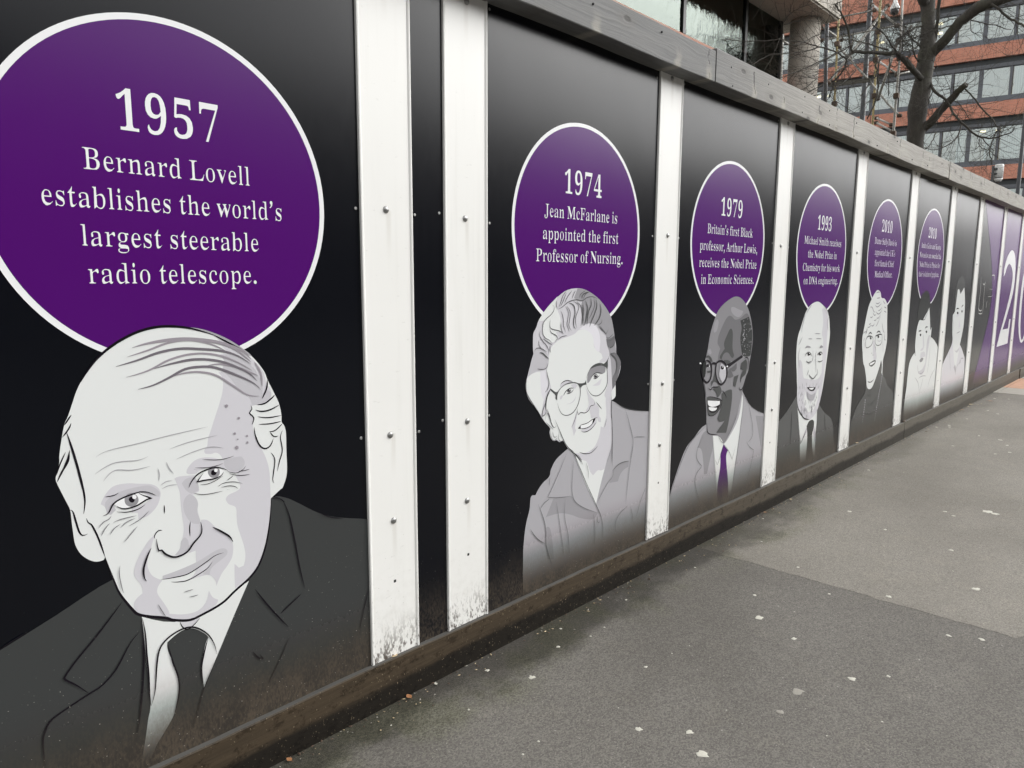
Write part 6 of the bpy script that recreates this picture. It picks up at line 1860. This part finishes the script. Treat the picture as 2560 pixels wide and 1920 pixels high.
for kind, sx in TREE:
    P = refine(parse(sx), 0.5 if kind != 'trunk' else 0.0)
    b = MB()
    nseg = {'trunk': 18, 'limb': 10}.get(kind, 6)
    radii = [max(r * (1.0 if kind != 'branch' else .95), .0035) for q, r in P]
    if kind == 'trunk':
        radii = [r * (1 + .05 * math.sin(i * 1.9) + rt.uniform(-.02, .02)) for i, r in enumerate(radii)]
    b.tube([q for q, r in P], radii, nseg)
    b.build(kind, M['bark'], tr)
    if kind == 'trunk':
        continue
    for i in range(2, len(P) - 1):
        q, r = P[i]
        if rt.random() < (0.95 if kind == 'branch' else 0.6):
            t = (P[i + 1][0] - P[i - 1][0]).normalized()
            side = t.cross(Vector((rt.uniform(-1, 1), rt.uniform(-1, 1), rt.uniform(-1, 1)))).normalized()
            twig(q, t * .7 + side * .8, rt.uniform(.3, 1.1), min(max(r * .35, .0036), .0055), 3)
for kind, sx in TREE[5:6] + TREE[24:29]:
    P = refine(parse(sx), 0.3)
    for i in range(3, len(P), 1):
        q, r = P[i]
        t = (P[i][0] - P[i - 1][0]).normalized()
        side = Vector((rt.uniform(-1, .3), rt.uniform(-.5, 1), rt.uniform(-.7, .8))).normalized()
        twig(q, t * .5 + side, rt.uniform(.5, 1.25), .0048, 3)
twb.build("twigs", M['bark'], tr)['kind'] = 'stuff'

# ------------------------------------------------------------------ scaffolding
sc_ = thing("scaffold", "tube scaffold with couplers behind the bare tree", "scaffold", (0, 0, 0))
for i, sx in enumerate(SCAFFOLD):
    P = [(Vector(p[:3]) / 1000, max(p[3] / 1000 * .95, .019)) for p in parse(sx)]
    b = MB(); b.tube([q for q, r in P], [r for q, r in P], 12)
    b.build("tube", M['yellow'] if i in (0, 1) else M['galv'], sc_)
    if i < 3:
        for k in (1, 2, 3):
            q = P[min(k, len(P) - 1)][0]
            c = MB(); c.box((q.x - .055, q.y - .055, q.z - .06), (q.x + .055, q.y + .055, q.z + .06))
            bevel(c.build("coupler", M['coupler'], sc_), .015, 2)
    elif i < 14:
        for q, r in (P[0], P[-1]):
            c = MB(); c.lathe((q.x, q.y, q.z - .035), [(.045, 0), (.055, .02), (.055, .05), (.045, .07)], 10)
            c.build("coupler", M['coupler'], sc_)
P = [Vector(p[:3]) / 1000 for p in parse(SCAF_BOARD)]
b = MB(); d_ = (P[1] - P[0]); nrm = Vector((d_.y, -d_.x, 0)).normalized()
h0, h1 = Vector((0, 0, .045)), Vector((0, 0, -.045))
for w0, w1 in ((-.02, .02),):
    A = [P[0] + h1 + nrm * w0, P[1] + h1 + nrm * w0, P[1] + h1 + nrm * w1, P[0] + h1 + nrm * w1]
    B = [p + h0 - h1 for p in A]
    for q in ((A[0], A[1], A[2], A[3]), (B[3], B[2], B[1], B[0]), (A[0], B[0], B[1], A[1]), (A[1], B[1], B[2], A[2]), (A[2], B[2], B[3], A[3]), (A[3], B[3], B[0], A[0])):
        b.face(q)
b.build("toe_board", M['plank'], sc_)
P = [(Vector(p[:3]) / 1000, .042) for p in parse(STEEL_POST)]
b = MB(); b.tube([q for q, r in P], .042, 12); b.lathe((P[0][0].x, P[0][0].y, P[0][0].z - .1), [(.06, 0), (.06, .2)], 12)
tag(b.build("steel_post", M['steel']), "dark steel downpipe beside the round concrete column", "post")

# ------------------------------------------------------------------ cameras on poles
def mast(o_, b, top):
    pass
cc = thing("security_camera", "white dome security camera hanging above the scaffold, dark lens", "camera", (20.483, 4.532, 0))
b = MB(); b.lathe((0, 0, 7.98), [(.105, .0), (.112, .02), (.108, .05), (.085, .10), (.06, .15), (.045, .22), (.02, .24)], 24); b.build("housing", M['cctv'], cc)
b = MB(); b.lathe((0, 0, 7.98), [(.012, -.13), (.05, -.122), (.08, -.098), (.097, -.06), (.10, -.0)], 24); b.build("dome", M['lens'], cc)
b = MB(); b.tube([(0, 0, 8.21), (0.02, 0.01, 9.6)], .03, 12); b.tube([(0.02, 0.01, 9.6), (.6, .4, 9.75), (1.5, 1.1, 9.8)], .035, 12); b.tube([(1.5, 1.1, 9.85), (1.5, 1.1, GZ - .13)], [.06, .09], 14); b.build("mast", M['steel'], cc)
cc = thing("security_camera", "white cylindrical security camera on a dark pole above the far rail", "camera", (24.30, 2.665, 0))
b = MB(); b.lathe((0, 0, 4.10), [(.085, 0), (.108, .01), (.108, .33), (.10, .36), (.03, .37)], 24); b.build("housing", M['cctv'], cc)
b = MB(); b.lathe((0, 0, 4.10), [(.03, -.115), (.07, -.10), (.095, -.06), (.106, -.018)], 24); b.build("dome", M['cctv'], cc)
b = MB(); b.lathe((0, 0, 4.10), [(.107, -.018), (.107, 0.0)], 24); b.lathe((0, 0, 3.98), [(.028, -.006), (.05, .006), (.066, .014)], 20); b.build("lens", M['lens'], cc)
b = MB(); b.tube([(-.11, .125, GZ - .13), (-.11, .125, 4.42)], [.05, .035], 12); b.box((-.115, .02, 4.30), (-.03, .12, 4.36)); b.box((-.115, .02, 4.18), (-.03, .12, 4.22)); b.build("pole", M['steel'], cc)
b = MB()
b.tube([(0, 0, GZ - .13), (0, 0, 1.6), (0, 0, 3.2), (0, 0, 7.6)], [.075, .075, .055, .045], 14)
b.tube([(0, 0, 7.6), (-.1, -.5, 8.0), (-.2, -1.3, 8.1)], [.04, .035, .03], 10)
lp = thing("lamp_post", "dark steel lamp post at the far right end of the hoarding", "lamp post", (25.98, 2.455, 0))
b.build("post", M['steel'], lp)
b = MB(); b.box((-.32, -1.95, 8.05), (-.08, -1.3, 8.16)); bevel(b.build("lantern", M['steel'], lp), .03, 2)
